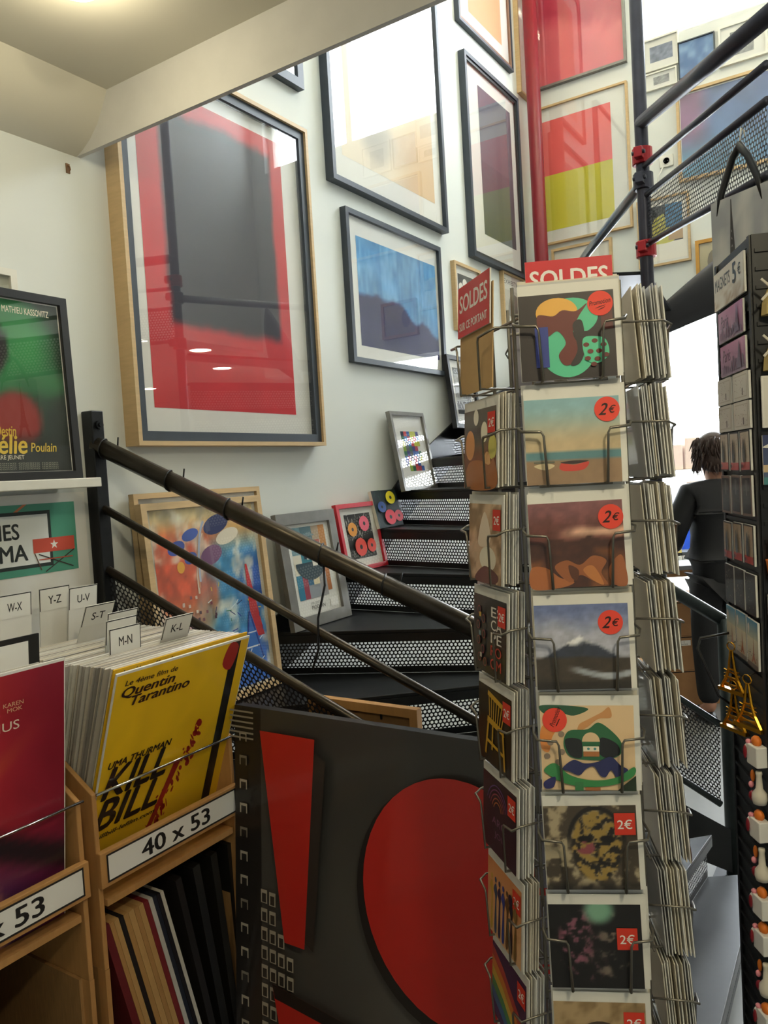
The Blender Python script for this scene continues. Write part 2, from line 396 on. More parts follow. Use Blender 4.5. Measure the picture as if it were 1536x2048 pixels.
def frame(label, w_, h_, loc, fm, art=None, pr=None, rz=0., lean=0., bw=.02, bd=.03, liner=None, matm=None, glass=True, group=None, name='framed_picture', cat='picture', film=False, tilt=0.):
    """pr = (x0,z0,x1,z1) of the print inside, measured from the frame's lower left corner"""
    e = empty(name, loc, rz=rz, rx=-R(lean), ry=R(tilt)); tag(e, label, cat, group)
    ring(w_, h_, bw, 0, -bd).build('frame', fm, e, bevel=.0012)
    ins = bw
    if liner:
        ring(w_-2*bw, h_-2*bw, liner[0], -bd*.25, -bd*.82, z0=bw).build('liner', liner[1], e); ins = bw+liner[0]
    MB().box((-w_/2+bw*.6, -bd*.45, bw*.6), (w_/2-bw*.6, -bd*.3, h_-bw*.6)).build('mat_board', matm or M_card, e)
    if art is not None:
        x0, z0, x1, z1 = pr
        art.build('print', e, y=-bd*.45-.0006, z=z0, x=(x0+x1)/2-w_/2)
    if glass:
        MB().box((-w_/2+ins*.8, -bd*.72, ins*.8), (w_/2-ins*.8, -bd*.69, h_-ins*.8)).build('glass', GLASS, e)
    return e
def onA(x0, x1, z0, dep=0.): return ((x0+x1)/2, WY-dep, z0)
WBR = -R(90)
def onB(y0, y1, z0): return (WX, (y0+y1)/2, z0)

# red and charcoal colour field
a = Art(.676, .998)
def fld(u, v):
    red = np.array(hx('c8232b')); dk = np.array(hx('2b2530')); n = (fbm(u, v, 9)-.5)
    d = np.minimum(np.minimum(u-.13, .92-u), np.minimum(v-.26, .95-v))+n*.035
    c = mixc(red, dk, sstep(-.012, .03, d)); return c*(1+.12*n[:, None])
a.grid(fld, 60, 80)
frame('large picture of a charcoal block on red, oak frame with black inner edge', .905, 1.205, onA(1.54, 2.445, 1.77), M_oak, a, (.095, .118, .771, 1.116), bw=.014, bd=.06, liner=(.030, M_navy))
# pale beach print, mostly window reflection
a = Art(.79, 1.36)
def pale(u, v):
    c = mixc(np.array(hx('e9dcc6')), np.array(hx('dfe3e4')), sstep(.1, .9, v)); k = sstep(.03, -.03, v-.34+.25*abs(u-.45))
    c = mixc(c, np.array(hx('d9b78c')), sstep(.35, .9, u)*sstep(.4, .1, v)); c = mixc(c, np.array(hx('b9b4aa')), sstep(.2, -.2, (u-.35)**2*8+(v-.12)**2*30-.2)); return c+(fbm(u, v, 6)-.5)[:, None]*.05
a.grid(pale, 24, 36)
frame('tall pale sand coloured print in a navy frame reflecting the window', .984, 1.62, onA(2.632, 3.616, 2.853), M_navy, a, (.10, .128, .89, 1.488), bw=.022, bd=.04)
# blue abstract landscape
a = Art(.69, .465)
def blue(u, v):
    n = fbm(u, v, 5); st = fbm(u*6, v*.8, 7)
    sky = mixc(np.array(hx('3f7fb4')), np.array(hx('7fb4d6')), np.clip(st*1.3-.25, 0, 1)); edge = .42+.10*np.sin(u*5+.4)+.16*(fbm(u, v*0, 6)-.5)-.28*sstep(.75, 1, u)*.3
    return mixc(sky, np.array(hx('1d1c55')), sstep(.02, -.03, v-edge))*(.85+.3*n[:, None])
a.grid(blue, 50, 40)
frame('blue abstract mountain print in a navy frame', .82, .642, onA(2.715, 3.535, 2.124), M_navy, a, (.085, .078, .775, .543), bw=.022, bd=.03)
# tall dark gradient print
a = Art(.442, .82); a.vgrad(0, 0, 1, 1, '3c4a4c', '54505c'); a.rect(0, .5, 1, 1, '5a5462'); a.vgrad(0, 0, 1, .5, '3c4a4c', '4c4a58')
frame('tall print of dusky purple over slate green in a double black frame', .728, 1.095, onA(3.907, 4.635, 2.798), M_navy, a, (.188, .162, .630, .982), bw=.022, bd=.04, liner=(.016, M_blackf))
a = Art(.44, .8); a.vgrad(0, 0, 1, 1, 'e9a878', 'd98c5a')
frame('peach orange print in a thin brown frame above the slate print', .72, 1.05, onA(3.89, 4.61, 4.045), M_navy, a, (.15, .11, .59, .91), bw=.014, bd=.03, liner=(.018, mat('walnut', (.5, .36, .27), .5)))
frame('navy frame with blank white mat cut off by the ceiling beam', .74, .9, onA(1.745, 2.485, 3.148), M_navy, None, bw=.035, bd=.03)
frame('narrow oak frame in the corner behind the red column', .20, .95, onA(4.715, 4.915, 3.97), M_oak, None, bw=.014, bd=.03)
# little vase print and lettering print
a = Art(.23, .26); a.rect(0, 0, 1, 1, 'efe9dc'); a.rect(.05, .42, .95, .98, '3a3736')
for x, y, c in [(.2, .72, 'f2ecdf'), (.4, .82, 'f2ecdf'), (.62, .78, 'f2ecdf'), (.5, .6, 'f2ecdf'), (.78, .66, 'f2ecdf')]: a.ell(x, y, .11, .09, c, 14)
a.rect(.05, .18, .95, .42, 'e39a4e'); a.blob([(.35, .05), (.65, .05), (.75, .25), (.6, .42), (.4, .42), (.25, .25)], 'cfc9dc')
frame('small flower vase print in a beige wood frame', .312, .36, onA(3.688, 4.0, 2.376), M_oak, a, (.05, .05, .262, .31), bw=.016, bd=.025)
a = Art(.30, .27); a.rect(0, 0, 1, 1, 'ece8de'); a.text('EXHIBITION', .05, .84, .028, '3b3a38', width=.26)
a.rect(.08, .1, .92, .72, 'dcd7ca'); a.blob([(.2, .2), (.5, .15), (.8, .3), (.7, .6), (.35, .62)], '8f8a80')
frame('oak framed exhibition print lettered along the top behind the card rack', .346, .32, onA(4.302, 4.648, 2.482), M_oak, a, (.023, .025, .323, .295), bw=.014, bd=.025)

# back wall pictures
a = Art(.44, .69); a.rect(0, .505, 1, 1, 'e8605c'); a.rect(0, 0, 1, .505, 'cfc538')
frame('coral over lime yellow two colour print in a pale wood frame', .567, .869, onB(1.85, 1.283, 3.063), M_oak, a, (.02, .088, .46, .778), rz=WBR, bw=.012, bd=.03)
a = Art(.58, .98)
a.grid(lambda u, v: mixc(np.array(hx('d9606a')), np.array(hx('b8304a')), sstep(.0, .12, v-.30+.1*u+(fbm(u, v, 5)-.5)*.2))*(.95+.1*fbm(u, v, 8)[:, None]), 20, 30)
frame('large rose and crimson colour print above the two colour print', .60, 1.0, onB(1.879, 1.279, 4.045), M_grey, a, (.012, .014, .588, .986), rz=WBR, bw=.014, bd=.03)
a = Art(.13, .09); a.grid(lambda u, v: np.repeat((.35+.45*fbm(u, v, 6))[:, None], 3, 1)*np.array([.8, .85, 1]), 14, 10)
frame('small frame with a misty grey photograph below the high window', .21, .185, onB(1.19, .98, 3.94), M_white, a, (.045, .05, .175, .14), rz=WBR, bw=.008, bd=.02)
a = Art(.09, .045); a.grid(lambda u, v: np.repeat((.3+.5*fbm(u, v, 9))[:, None], 3, 1), 12, 8)
frame('tiny white frame with a grey strip photograph', .185, .10, onB(1.18, .995, 3.83), M_white, a, (.05, .028, .14, .073), rz=WBR, bw=.008, bd=.02)
a = Art(.19, .20); a.grid(lambda u, v: mixc(np.array(hx('2c5f9e')), np.array(hx('7aa0cc')), sstep(.3, .8, fbm(u, v, 5))), 14, 14)
frame('deep blue unframed looking print beside the tiny strip photograph', .20, .21, onB(.985, .785, 3.842), M_navy, a, (.005, .005, .195, .205), rz=WBR, bw=.006, bd=.02)
a = Art(.12, .13); a.grid(lambda u, v: np.repeat((.3+.5*fbm(u, v, 7))[:, None], 3, 1), 12, 12)
frame('white frame with a dark city photograph right of the blue print', .25, .22, onB(.765, .515, 3.84), M_white, a, (.06, .045, .18, .175), rz=WBR, bw=.012, bd=.02)
a = Art(.70, .47)
def bl2(u, v):
    c = mixc(np.array(hx('3f6ea0')), np.array(hx('5a6c9c')), v); c = mixc(c, np.array(hx('6fb0c8')), sstep(.5, .2, v)*fbm(u, v, 3)); c = mixc(c, np.array(hx('8a5f86')), sstep(.28, .1, u)*sstep(.2, .6, v)); return c*(.8+.4*fbm(u, v, 6)[:, None])
a.grid(bl2, 30, 24)
frame('wide blue and violet city print in an oak frame behind the perforated rail', .74, .515, onB(1.005, .265, 3.255), M_oak, a, (.02, .022, .72, .493), rz=WBR, bw=.016, bd=.03)
a = Art(.36, .48); a.rect(0, 0, 1, 1, 'e7e1d4')
frame('pale wood frame with a cream print below the two colour print', .388, .50, onB(1.805, 1.417, 2.53), M_oak, a, (.014, .01, .374, .49), rz=WBR, bw=.016, bd=.025)
a = Art(.26, .34); a.rect(0, 0, 1, 1, 'efe9dc'); a.rect(.08, .3, .92, .95, '2b2a30'); a.blob([(.15, .32), (.7, .3), (.8, .5), (.6, .62), (.5, .8), (.3, .72), (.2, .5)], 'c9c04a'); a.rect(.55, .55, .92, .95, '3b7fae'); a.rect(.6, .32, .92, .52, 'b89468')
frame('pale wood frame with a yellow and blue figure print near the newel pole', .30, .40, onB(1.257, .957, 2.80), M_oak, a, (.02, .03, .28, .37), rz=WBR, bw=.012, bd=.025)
a = Art(.26, .22); a.vgrad(0, 0, 1, 1, '8f8254', 'c9b98a'); a.ell(.3, .5, .14, .3, '6b5a3a', 16)
frame('gilt framed small yellow picture beside the black curved sheet', .30, .26, onB(.93, .63, 2.64), M_gold, a, (.02, .02, .28, .24), rz=WBR, bw=.02, bd=.03)
# wall socket
e = empty('wall_socket', (WX, 1.075, 3.37), rz=WBR); tag(e, 'white wall socket with cable on the back wall beside the newel pole', 'socket')
box((-.038, -.012, 0), (.038, 0, .068)).build('plate', M_white, e, bevel=.003)
MB().lathe([(.022, 0), (.022, .004), (.019, .004), (.017, -.004)], 20).build('recess', M_card, e, loc=(0, -.012, .034), rot=(R(90), 0, 0))
for sx in (-.009, .009): MB().lathe([(.003, 0), (.003, .003)], 8).build('pin_hole', M_plastic, e, loc=(sx, -.010, .034), rot=(R(90), 0, 0))
MB().tube([(-.02, -.016, .0), (-.05, -.02, -.05), (-.055, -.02, -.12), (-.02, -.02, -.2), (.01, -.01, -.22)], .0035, 6).build('cable', M_white, e, smooth=True)

# ------------------------------------------------------------------ staircase
st = empty('winding_staircase', (2.7, .7, 0)); tag(st, 'black steel winding staircase with perforated risers climbing along the white wall', 'staircase')
SO = Vector((2.7, .7, 0))
NOS = {1: ((1.72, .42), (2.95, .45)), 2: ((1.66, .68), (2.85, .58)), 3: ((1.60, .95), (2.75, .66)), 4: ((1.56, 1.22), (2.68, .72)), 5: ((1.52, 1.52), (2.63, .77)),
       6: ((1.60, 1.89), (2.56, .84)), 7: ((2.13, 1.89), (2.56, .90)), 8: ((2.60, 1.89), (2.60, .92)), 9: ((2.82, 1.89), (2.63, .93)), 10: ((3.05, 1.89), (2.66, .92)),
       11: ((3.30, 1.89), (2.69, .90)), 12: ((3.62, 1.89), (2.71, .88)), 13: ((4.05, 1.89), (2.73, .86)), 14: ((4.65, 1.89), (2.74, .84)), 15: ((4.93, 1.50), (2.74, .82))}
ZK = {k: .157*k for k in NOS}; ZK[11] = 1.707; ZK[12] = 1.851; ZK[13] = 2.0; ZK[14] = 2.15; ZK[15] = 2.3
EX = {5: [(1.46, 1.89)], 14: [(4.93, 1.89)]}
def loc2(p): return (p[0]-SO.x, p[1]-SO.y)
for k in range(1, 15):
    o, i = (Vector(p) for p in NOS[k]); o2, i2 = (Vector(p) for p in NOS[k+1]); z = ZK[k]
    d = (i-o).normalized(); nrm = Vector((-d.y, d.x)); mid = (o2+i2)/2-(o+i)/2
    if nrm.dot(mid) > 0: nrm = -nrm                      # nrm points to the front of the step
    f0, f1 = o+nrm*.02, i+nrm*.02
    if f0.y > 1.895: f0.y = 1.895
    pts = [f0, f1, i2, o2]+[Vector(p) for p in EX.get(k, [])][::-1]
    P = [loc2(p) for p in pts]
    ar = sum(P[q][0]*P[(q+1) % len(P)][1]-P[(q+1) % len(P)][0]*P[q][1] for q in range(len(P)))
    if ar < 0: P = P[::-1]
    MB().prism(P, z-.012, z).build('tread', M_tread, st, bevel=.002)
    MB().prism([loc2(f0), loc2(f1), loc2(f1-nrm*.006), loc2(f0-nrm*.006)] if True else [], z-.042, z-.012).build('nosing', M_tread, st)
    zb = ZK[k-1] if k > 1 else 0.; a_, b_ = o, i; L = (i-o).length
    ms = MB(); zt = z-.012
    zz = [zb, zb+.022, zt-.022, zt]
    A3 = lambda p, q: (p[0]-SO.x, p[1]-SO.y, q)
    ms.quad(A3(a_, zz[1]), A3(b_, zz[1]), A3(b_, zz[2]), A3(a_, zz[2]), uv=[(0, 0), (L, 0), (L, zz[2]-zz[1]), (0, zz[2]-zz[1])])
    ms.build('riser', M_perf, st)
    bk = -nrm*.004
    for z0, z1 in ((zz[0], zz[1]), (zz[2], zz[3])):
        MB().prism([loc2(a_), loc2(b_), loc2(b_+bk), loc2(a_+bk)], z0, z1).build('riser_edge', M_tread, st)
    # steel ribs behind the riser
    # wall stringer
for k in range(7, 14):
    x0, x1 = NOS[k][0][0], NOS[k+1][0][0]
    y = 1.896; z0, z1 = ZK[k], ZK[k+1]
    MB().prismy([(x0-SO.x, z0-.16), (x1-SO.x, z1-.16), (x1-SO.x, z1+.05), (x0-SO.x, z0+.05)], y-SO.y-.008, y-SO.y).build('wall_stringer', M_tread, st)
# landing at the turn
MB().prism([loc2(p) for p in ((4.93, 1.5), (2.76, .82), (2.85, .70), (4.93, .95))][::-1], 2.288, 2.3).build('landing', M_tread, st)
def T(p): return tuple(Vector(p)-SO)
def tube(name, pts, r, m, parent=st, n=12, f=T): return MB().tube([f(p) for p in pts], r, n).build(name, m, parent, smooth=True)
# near rail
def lerp(a, b, t): return tuple(x+(y-x)*t for x, y in zip(a, b))
RA, RB = (1.413, 1.872, 1.775), (1.652, .799, 1.25); RE = lerp(RA, RB, 1.2)
tube('handrail', [RA, RE], .0245, M_rail, n=20)
MA, MBt = (1.413, 1.872, 1.601), (1.639, .80, 1.028); tube('mid_rail', [MA, lerp(MA, MBt, 1.2)], .0115, M_rail)
PA, PB = (1.385, 1.835, 1.43), (1.595, .78, .86)
PA = (1.410, 1.872, 1.428); PB = lerp(PA, (1.547, 1.129, 1.040), 1.42)
PE = lerp(PA, PB, 1.22); tube('panel_rail', [PA, PE], .0125, M_rail)
dz = .25; tube('panel_bottom_rail', [(PA[0], PA[1], PA[2]-dz), (PE[0], PE[1], PE[2]-dz)], .0125, M_black)
Lp = (Vector(PE)-Vector(PA)).length
MB().quad(T((PA[0], PA[1], PA[2]-dz)), T((PE[0], PE[1], PE[2]-dz)), T(PE), T(PA), uv=[(0, 0), (Lp, 0), (Lp, dz), (0, dz)]).build('perforated_panel', M_perf2, st)
MB().box(T((1.392, 1.853, 0)), T((1.432, 1.898, 1.868))).build('wall_post', M_black, st, bevel=.003)
MB().lathe([(.012, 0), (.012, .008), (.006, .008), (.006, .013), (.001, .013)], 12).build('bolt', M_black, st, loc=T((1.413, 1.853, 1.828)), rot=(R(90), 0, 0))
MB().box(T((RE[0]-.022, RE[1]-.022, 0)), T((RE[0]+.022, RE[1]+.022, RE[2]))).build('end_post', M_black, st)
# far rail ending at the floor post
QA, QB = (3.186, .557, 1.012), (3.0, 1.0, 1.335)
tube('handrail', [QA, QB], .0245, M_green, n=16)
tube('panel_rail', [(3.16, .575, .611), (2.99, .99, .93)], .0125, M_green); tube('panel_bottom_rail', [(3.14, .58, .305), (2.97, 1.0, .62)], .0125, M_green)
a_, b_ = (3.16, .575, .611), (2.99, .99, .93); L = (Vector(b_)-Vector(a_)).length
MB().quad(T((3.14, .58, .305)), T((2.97, 1.0, .62)), T(b_), T(a_), uv=[(0, 0), (L, 0), (L, .3), (0, .3)]).build('perforated_panel', M_perf2, st)
MB().tube([T((3.19, .545, 0)), T((3.19, .545, 1.02))], .033, 14).build('floor_post', M_green, st, smooth=True)
MB().box(T((3.12, .47, 0)), T((3.26, .62, .012))).build('base_plate', M_black, st)
MB().quad(T((3.2, .50, .0)), T((2.75, 1.05, .36)), T((2.75, 1.05, .62)), T((3.2, .50, .16))).build('stringer', M_tread, st)
# newel pole with red couplers and upper rail
NX, NY = 2.83, .695
MB().tube([T((NX, NY, 0)), T((NX, NY, 5.7))], .0225, 16).build('newel_pole', M_scaff, st, smooth=True)
def clamp(z, m, parent=st):
    c = MB().lathe([(.030, -.028), (.034, -.026), (.034, .026), (.030, .028)], 16).build('coupler', m, parent, smooth=False, loc=T((NX, NY, z)))
    MB().box((-.062, -.014, -.018), (-.028, .014, .018)).build('coupler_lug', m, c, bevel=.003); MB().tube([(-.05, -.022, 0), (-.05, .022, 0)], .007, 8).build('bolt', M_scaff, c)
clamp(2.685, M_clamp); clamp(2.37, M_clamp); clamp(2.60, M_scaff)
UE = (1.96, .165, 2.612)
tube('handrail', [(NX, NY, 2.80), UE], .0225, M_scaff, n=16); tube('mid_rail', [(NX, NY, 2.65), (2.04, .217, 2.525)], .010, M_scaff)
tp0, tp1 = (NX-.01, NY-.01, 2.55), (2.04, .218, 2.445); bt0, bt1 = (NX-.01, NY-.01, 2.385), (2.04, .222, 2.28)
tube('panel_rail', [tp0, tp1], .010, M_scaff); tube('panel_bottom_rail', [bt0, bt1], .010, M_scaff); L = (Vector(tp1)-Vector(tp0)).length
MB().quad(T(bt0), T(bt1), T(tp1), T(tp0), uv=[(0, 0), (L, 0), (L, .165), (0, .165)]).build('perforated_panel', M_perf2, st)
tube('handrail', [(NX, NY, 2.60), (3.45, 1.09, 2.575), (3.62, 1.2, 2.56)], .0185, M_galv, n=14)
# barbed ties wound round the near handrail
def tie(t, s=1):
    p = Vector(lerp(RA, RB, t)); d = (Vector(RB)-Vector(RA)).normalized(); n1 = Vector((1, 0, 0)); n1 = (n1-d*n1.dot(d)).normalized(); n2 = d.cross(n1); pts = []
    for q in range(15):
        an = -.6+q*(2*math.pi*1.25)/14; pts.append(tuple(p+d*(.05*s*(q/14-.5))+(n1*math.cos(an)+n2*math.sin(an))*.0268))
    pts = [tuple(Vector(pts[0])+Vector((-.02, -.01, -.012)))]+pts+[tuple(Vector(pts[-1])+Vector((-.005, -.01, .02)))]
    tube('cable_tie', pts, .0022, M_plastic, n=6)
for t in (.03, .22, .38, .62, .77, 1.02): tie(t)
# hanging cable
tube('loose_cable', [lerp(RA, RB, .62), (1.545, 1.195, 1.375), (1.535, 1.215, 1.293), (1.542, 1.225, 1.212), (1.53, 1.24, 1.16)], .003, M_plastic, n=6)

# red column in the corner
e = empty('red_column', (4.735, 1.80, 0)); tag(e, 'slim red painted steel column standing in the stairwell corner', 'column')
MB().tube([(0, 0, 0), (0, 0, 5.7)], .043, 18).build('shaft', M_redp, e, smooth=True); box((-.09, -.09, 0), (.09, .09, .012)).build('base_plate', M_redp, e)

# black curved sheet hanging under the upper stair
cs = MB(); n = 12
for i in range(n):
    def pt(t, s):
        x = 3.62+.42*t; y = .86-.62*t; zb = 2.18+.26*t; zt = 2.20+.40*(t**.55)+.22*t
        return (x-.10*math.sin(math.pi*s), y+.06*math.sin(math.pi*s), zb+(zt-zb)*s)
    for j in range(6): cs.quad(pt(i/n, j/6), pt((i+1)/n, j/6), pt((i+1)/n, (j+1)/6), pt(i/n, (j+1)/6))
o = cs.build('stair_soffit_sheet', mat('matt_black_sheet', (.13, .125, .14), .6, noise=.05), smooth=True, weld=True); tag(o, 'black curved sheet under the upper stair beside the bright doorway', 'sheet')
m = o.modifiers.new('thick', 'SOLIDIFY'); m.thickness = .006

# ------------------------------------------------------------------ pictures standing on the steps
def stand(label, x0, x1, ztop, zbase, fm, art, pr, ytop=.02, ybot=.07, **k):
    h_ = math.hypot(ztop-zbase, ybot-ytop); return frame(label, x1-x0, h_, ((x0+x1)/2, WY-ybot, zbase), fm, art, pr, lean=math.degrees(math.atan2(ybot-ytop, ztop-zbase)), **k)
# colourful paris painting
a = Art(.44, .60)
def par(u, v):
    n = fbm(u, v, 6); n2 = fbm(u+3, v+1, 9)
    c = mixc(np.array(hx('e9b36a')), np.array(hx('ead9a8')), sstep(.85, 1., v)); c = mixc(c, np.array(hx('e8603c')), sstep(.75, .35, u+.2*(n-.5))*sstep(.35, .6, v)*sstep(.95, .8, v))
    c = mixc(c, np.array(hx('4f9fd0')), sstep(.35, .6, u+.3*(n-.5))*sstep(.9, .7, v)); c = mixc(c, np.array(hx('2f5fb8')), sstep(.65, .95, u)*sstep(.8, .6, v)*sstep(.3, .5, v))
    c = mixc(c, np.array(hx('c9a0b0')), sstep(.45, .2, u)*sstep(.5, .4, v)*sstep(.2, .3, v)); c = mixc(c, np.array(hx('3f7a4a')), sstep(.5, .3, abs(u-.4)+.2*n)*sstep(.3, .2, v)); c = mixc(c, np.array(hx('3f78d8')), sstep(.4, .6, u)*sstep(.35, .2, v))
    return mixc(c, np.array(hx('f4ecd8')), sstep(.55, .75, n2)*.8)*(.75+.45*fbm(u, v, 20)[:, None])
a.grid(par, 44, 60)
for x, y, rx, ry, c in [(.2, .80, .08, .035, '3a55b0'), (.34, .86, .08, .03, '3f62c0'), (.32, .74, .06, .03, '3a55b0'), (.52, .74, .11, .05, '8a5f86'), (.6, .9, .13, .05, '38406e'), (.7, .83, .12, .04, 'f0e6d2'), (.22, .70, .035, .03, 'f0b03a')]: a.ell(x, y, rx, ry, c, 18, rot=10)
for k in range(3): a.line([(.36+.012*k+.5*(1-math.cos(q*.12))*.35, .55+.03*k+.34*math.sin(q*.13)) for q in range(10)], .008, ['e8d6c2', 'd89a7a', 'b9c4dc'][k])
a.poly([(.84, .25), (.97, .25), (.865, .66), (.845, .66)], 'd03038'); a.poly([(.72, .12), (.95, .12), (.84, .40)], '3f78c8'); a.line([(.74, .12), (.83, .40), (.93, .12)], .006, '26429a'); a.line([(.76, .2), (.9, .2)], .005, 'e9eef2'); a.line([(.79, .28), (.88, .28)], .004, 'e9eef2')
for k in range(26): x, y = random.uniform(.05, .5), random.uniform(.3, .55); a.rect(x, y, x+.02, y+.016, random.choice(['5a3a4a', 'e9d0c0', '8a4a5a', 'f2e6da', '6a5aa0']))
for k in range(30): x, y = random.uniform(.45, .95), random.uniform(.05, .6); a.line([(x, y), (x+random.uniform(-.06, .06), y+random.uniform(-.03, .03))], .003, random.choice(['1f3f9a', 'e9f2f2', '2a7a5a', '20306a', 'e8c83a']))
for k in range(12): x, y = random.uniform(.2, .55), random.uniform(.1, .25); a.ell(x, y, .06, .025, random.choice(['2f6a3e', '3f8a4e', '285a34']), 10)
stand('oak frame in clear wrap standing behind the colourful city painting', 1.525, 2.072, 1.628, .947, M_oak, None, None, ytop=.012, ybot=.045, bw=.016, bd=.022)
stand('colourful painted city scene with a tower in an oak frame on the steps', 1.515, 2.03, 1.597, .947, M_oak, a, (.03, .03, .485, .622), ytop=.048, ybot=.10, bw=.021, bd=.026, matm=M_cream)
# mid century print
a = Art(.24, .335); a.rect(0, 0, 1, 1, 'ecebe4')
T1 = [(0, .62, .3, 1, '7fa3ad'), (.3, .78, .62, 1, '5f7f88'), (.62, .8, .82, 1, 'b9a48a'), (.82, .62, 1, 1, 'c98a4a'), (0, .34, .22, .62, 'e9e2d0'), (.22, .42, .5, .62, '3f8a9a'), (.5, .42, .62, .78, 'f2eee4'), (.62, .55, .8, .8, 'b85a4e'), (.3, .55, .5, .78, '2d3f4c'), (0, .0, .16, .34, '2f86a6'), (.16, .0, .3, .34, 'a8485a'), (.3, .0, .62, .18, '9fa6ac'), (.3, .18, .45, .4, '2f6f96'), (.45, .18, .62, .42, 'efe2bd'), (.62, .0, .82, .42, 'a9a6a4'), (.82, .06, .94, .62, 'c2793f')]
for x0, y0, x1, y1, c in T1: a.rect(.06+.88*x0, .17+.8*y0, .06+.88*x1, .17+.8*y1, c)
a.ell(.45, .57, .36, .2, '2c4450', 24, 180, 360); a.ell(.5, .62, .3, .28, '7d98a2', 24, 60, 120); a.rect(.38, .6, .5, .8, 'dfe6e4'); a.rect(.5, .52, .62, .62, 'ece6d8')
a.text('MID-CENTURY', .3, .105, .008, '555049', width=.07); a.text('MODERN', .3, .05, .014, '3f3c38', width=.08); a.rect(.78, .03, .98, .13, 'f6f4ee')
stand('geometric mid century modern print in a brushed pewter frame on the steps', 2.125, 2.475, 1.52, 1.099, M_grey, a, (.052, .045, .298, .385), ytop=.03, ybot=.09, bw=.042, bd=.022)
def flowers(a, bgc, fl, grass):
    a.rect(0, 0, 1, 1, bgc)
    for k in range(46):
        x, y = random.random(), random.random(); q = random.uniform(-.5, .5); a.line([(x, y), (min(1, max(0, x+q*.2)), min(1, y+.13))], .0016, grass)
    for x, y, r_, c in fl: a.ell(x, y, r_, r_*.92, c, 20); a.ell(x, y, r_*.25, r_*.25, bgc, 10)
a = Art(.185, .185); flowers(a, '2a2724', [(.2, .66, .17, 'd98f2e'), (.68, .76, .19, 'e0566a'), (.4, .25, .22, 'dd4636'), (.82, .25, .17, 'dd4636')], 'cfcabd')
stand('red framed print of orange and red round blooms on the steps', 2.505, 2.80, 1.532, 1.256, M_redf, a, (.062, .05, .232, .218), ytop=.02, ybot=.065, bw=.018, bd=.02)
e = empty('canvas_print', (2.868, WY-.055, 1.413), rx=-R(13)); tag(e, 'small unframed canvas of yellow, red and blue blooms on the steps', 'picture')
box((-.097, -.016, 0), (.097, 0, .165)).build('canvas', M_cream, e, bevel=.001)
a = Art(.194, .165); flowers(a, '1c2a2c', [(.25, .55, .16, '33508e'), (.68, .78, .19, 'e6d52c'), (.5, .26, .22, 'd0263a'), (.85, .27, .17, 'c8243a')], '2e5a44'); a.build('print', e, y=-.0165)
# coloured grid print
a = Art(.155, .185); cols = ['d94a4a', '2f5fa8', '2d6a4a', '33357a', 'c7c94a', 'b03a4a', '3f7fc0', '5a5f66', '8fae3a', '20304a']
for i in range(6):
    for j in range(8):
        if (i+j) % 3 or random.random() > .3: a.rect(i/6, j/8, (i+1)/6, (j+1)/8, random.choice(cols)); a.k -= 1
stand('tall silver framed print of coloured rectangles on the steps', 2.945, 3.245, 1.922, 1.563, M_grey, a, (.075, .09, .23, .275), ytop=.02, ybot=.08, bw=.016, bd=.022)
# old car street photograph
a = Art(.17, .24)
def car(u, v):
    n = fbm(u, v, 12); g = .35+.3*n; g = np.where((u*13 % 1 < .35) & (v > .35) & (v < .85-.25*u), .12+.1*n, g+.2); g = np.where(v > .9-.2*u, .82, g); g = np.where((v < .28) & (v > .1), .25+.5*sstep(.5, .6, n), g); g = np.where(v < .1, .18, g); return np.repeat(g[:, None], 3, 1)
a.grid(car, 40, 50); a.rect(0, .86, .8, 1, '4a4a4a'); a.text('CA', .1, .89, .02, 'd0d0d0', bold=.02)
stand('black framed monochrome street photograph with a car high on the steps', 3.505, 3.80, 2.228, 1.856, M_blackf, a, (.065, .075, .235, .315), ytop=.02, ybot=.06, bw=.022, bd=.025)
# back of a small wooden frame behind the near rail
e = empty('reversed_frame', (1.60, 1.135, .56), rz=WBR, rx=R(0)); tag(e, 'pine picture frame turned to show its hardboard back behind the rail', 'frame')
ring(.335, .515, .022, 0, -.022).build('frame', M_pine, e, bevel=.001); box((-.15, -.014, .02), (.15, -.010, .495)).build('hardboard_back', M_hard, e)
for x in (-.08, .06): box((x-.002, -.018, .478), (x+.002, -.013, .494)).build('clip', M_black, e)

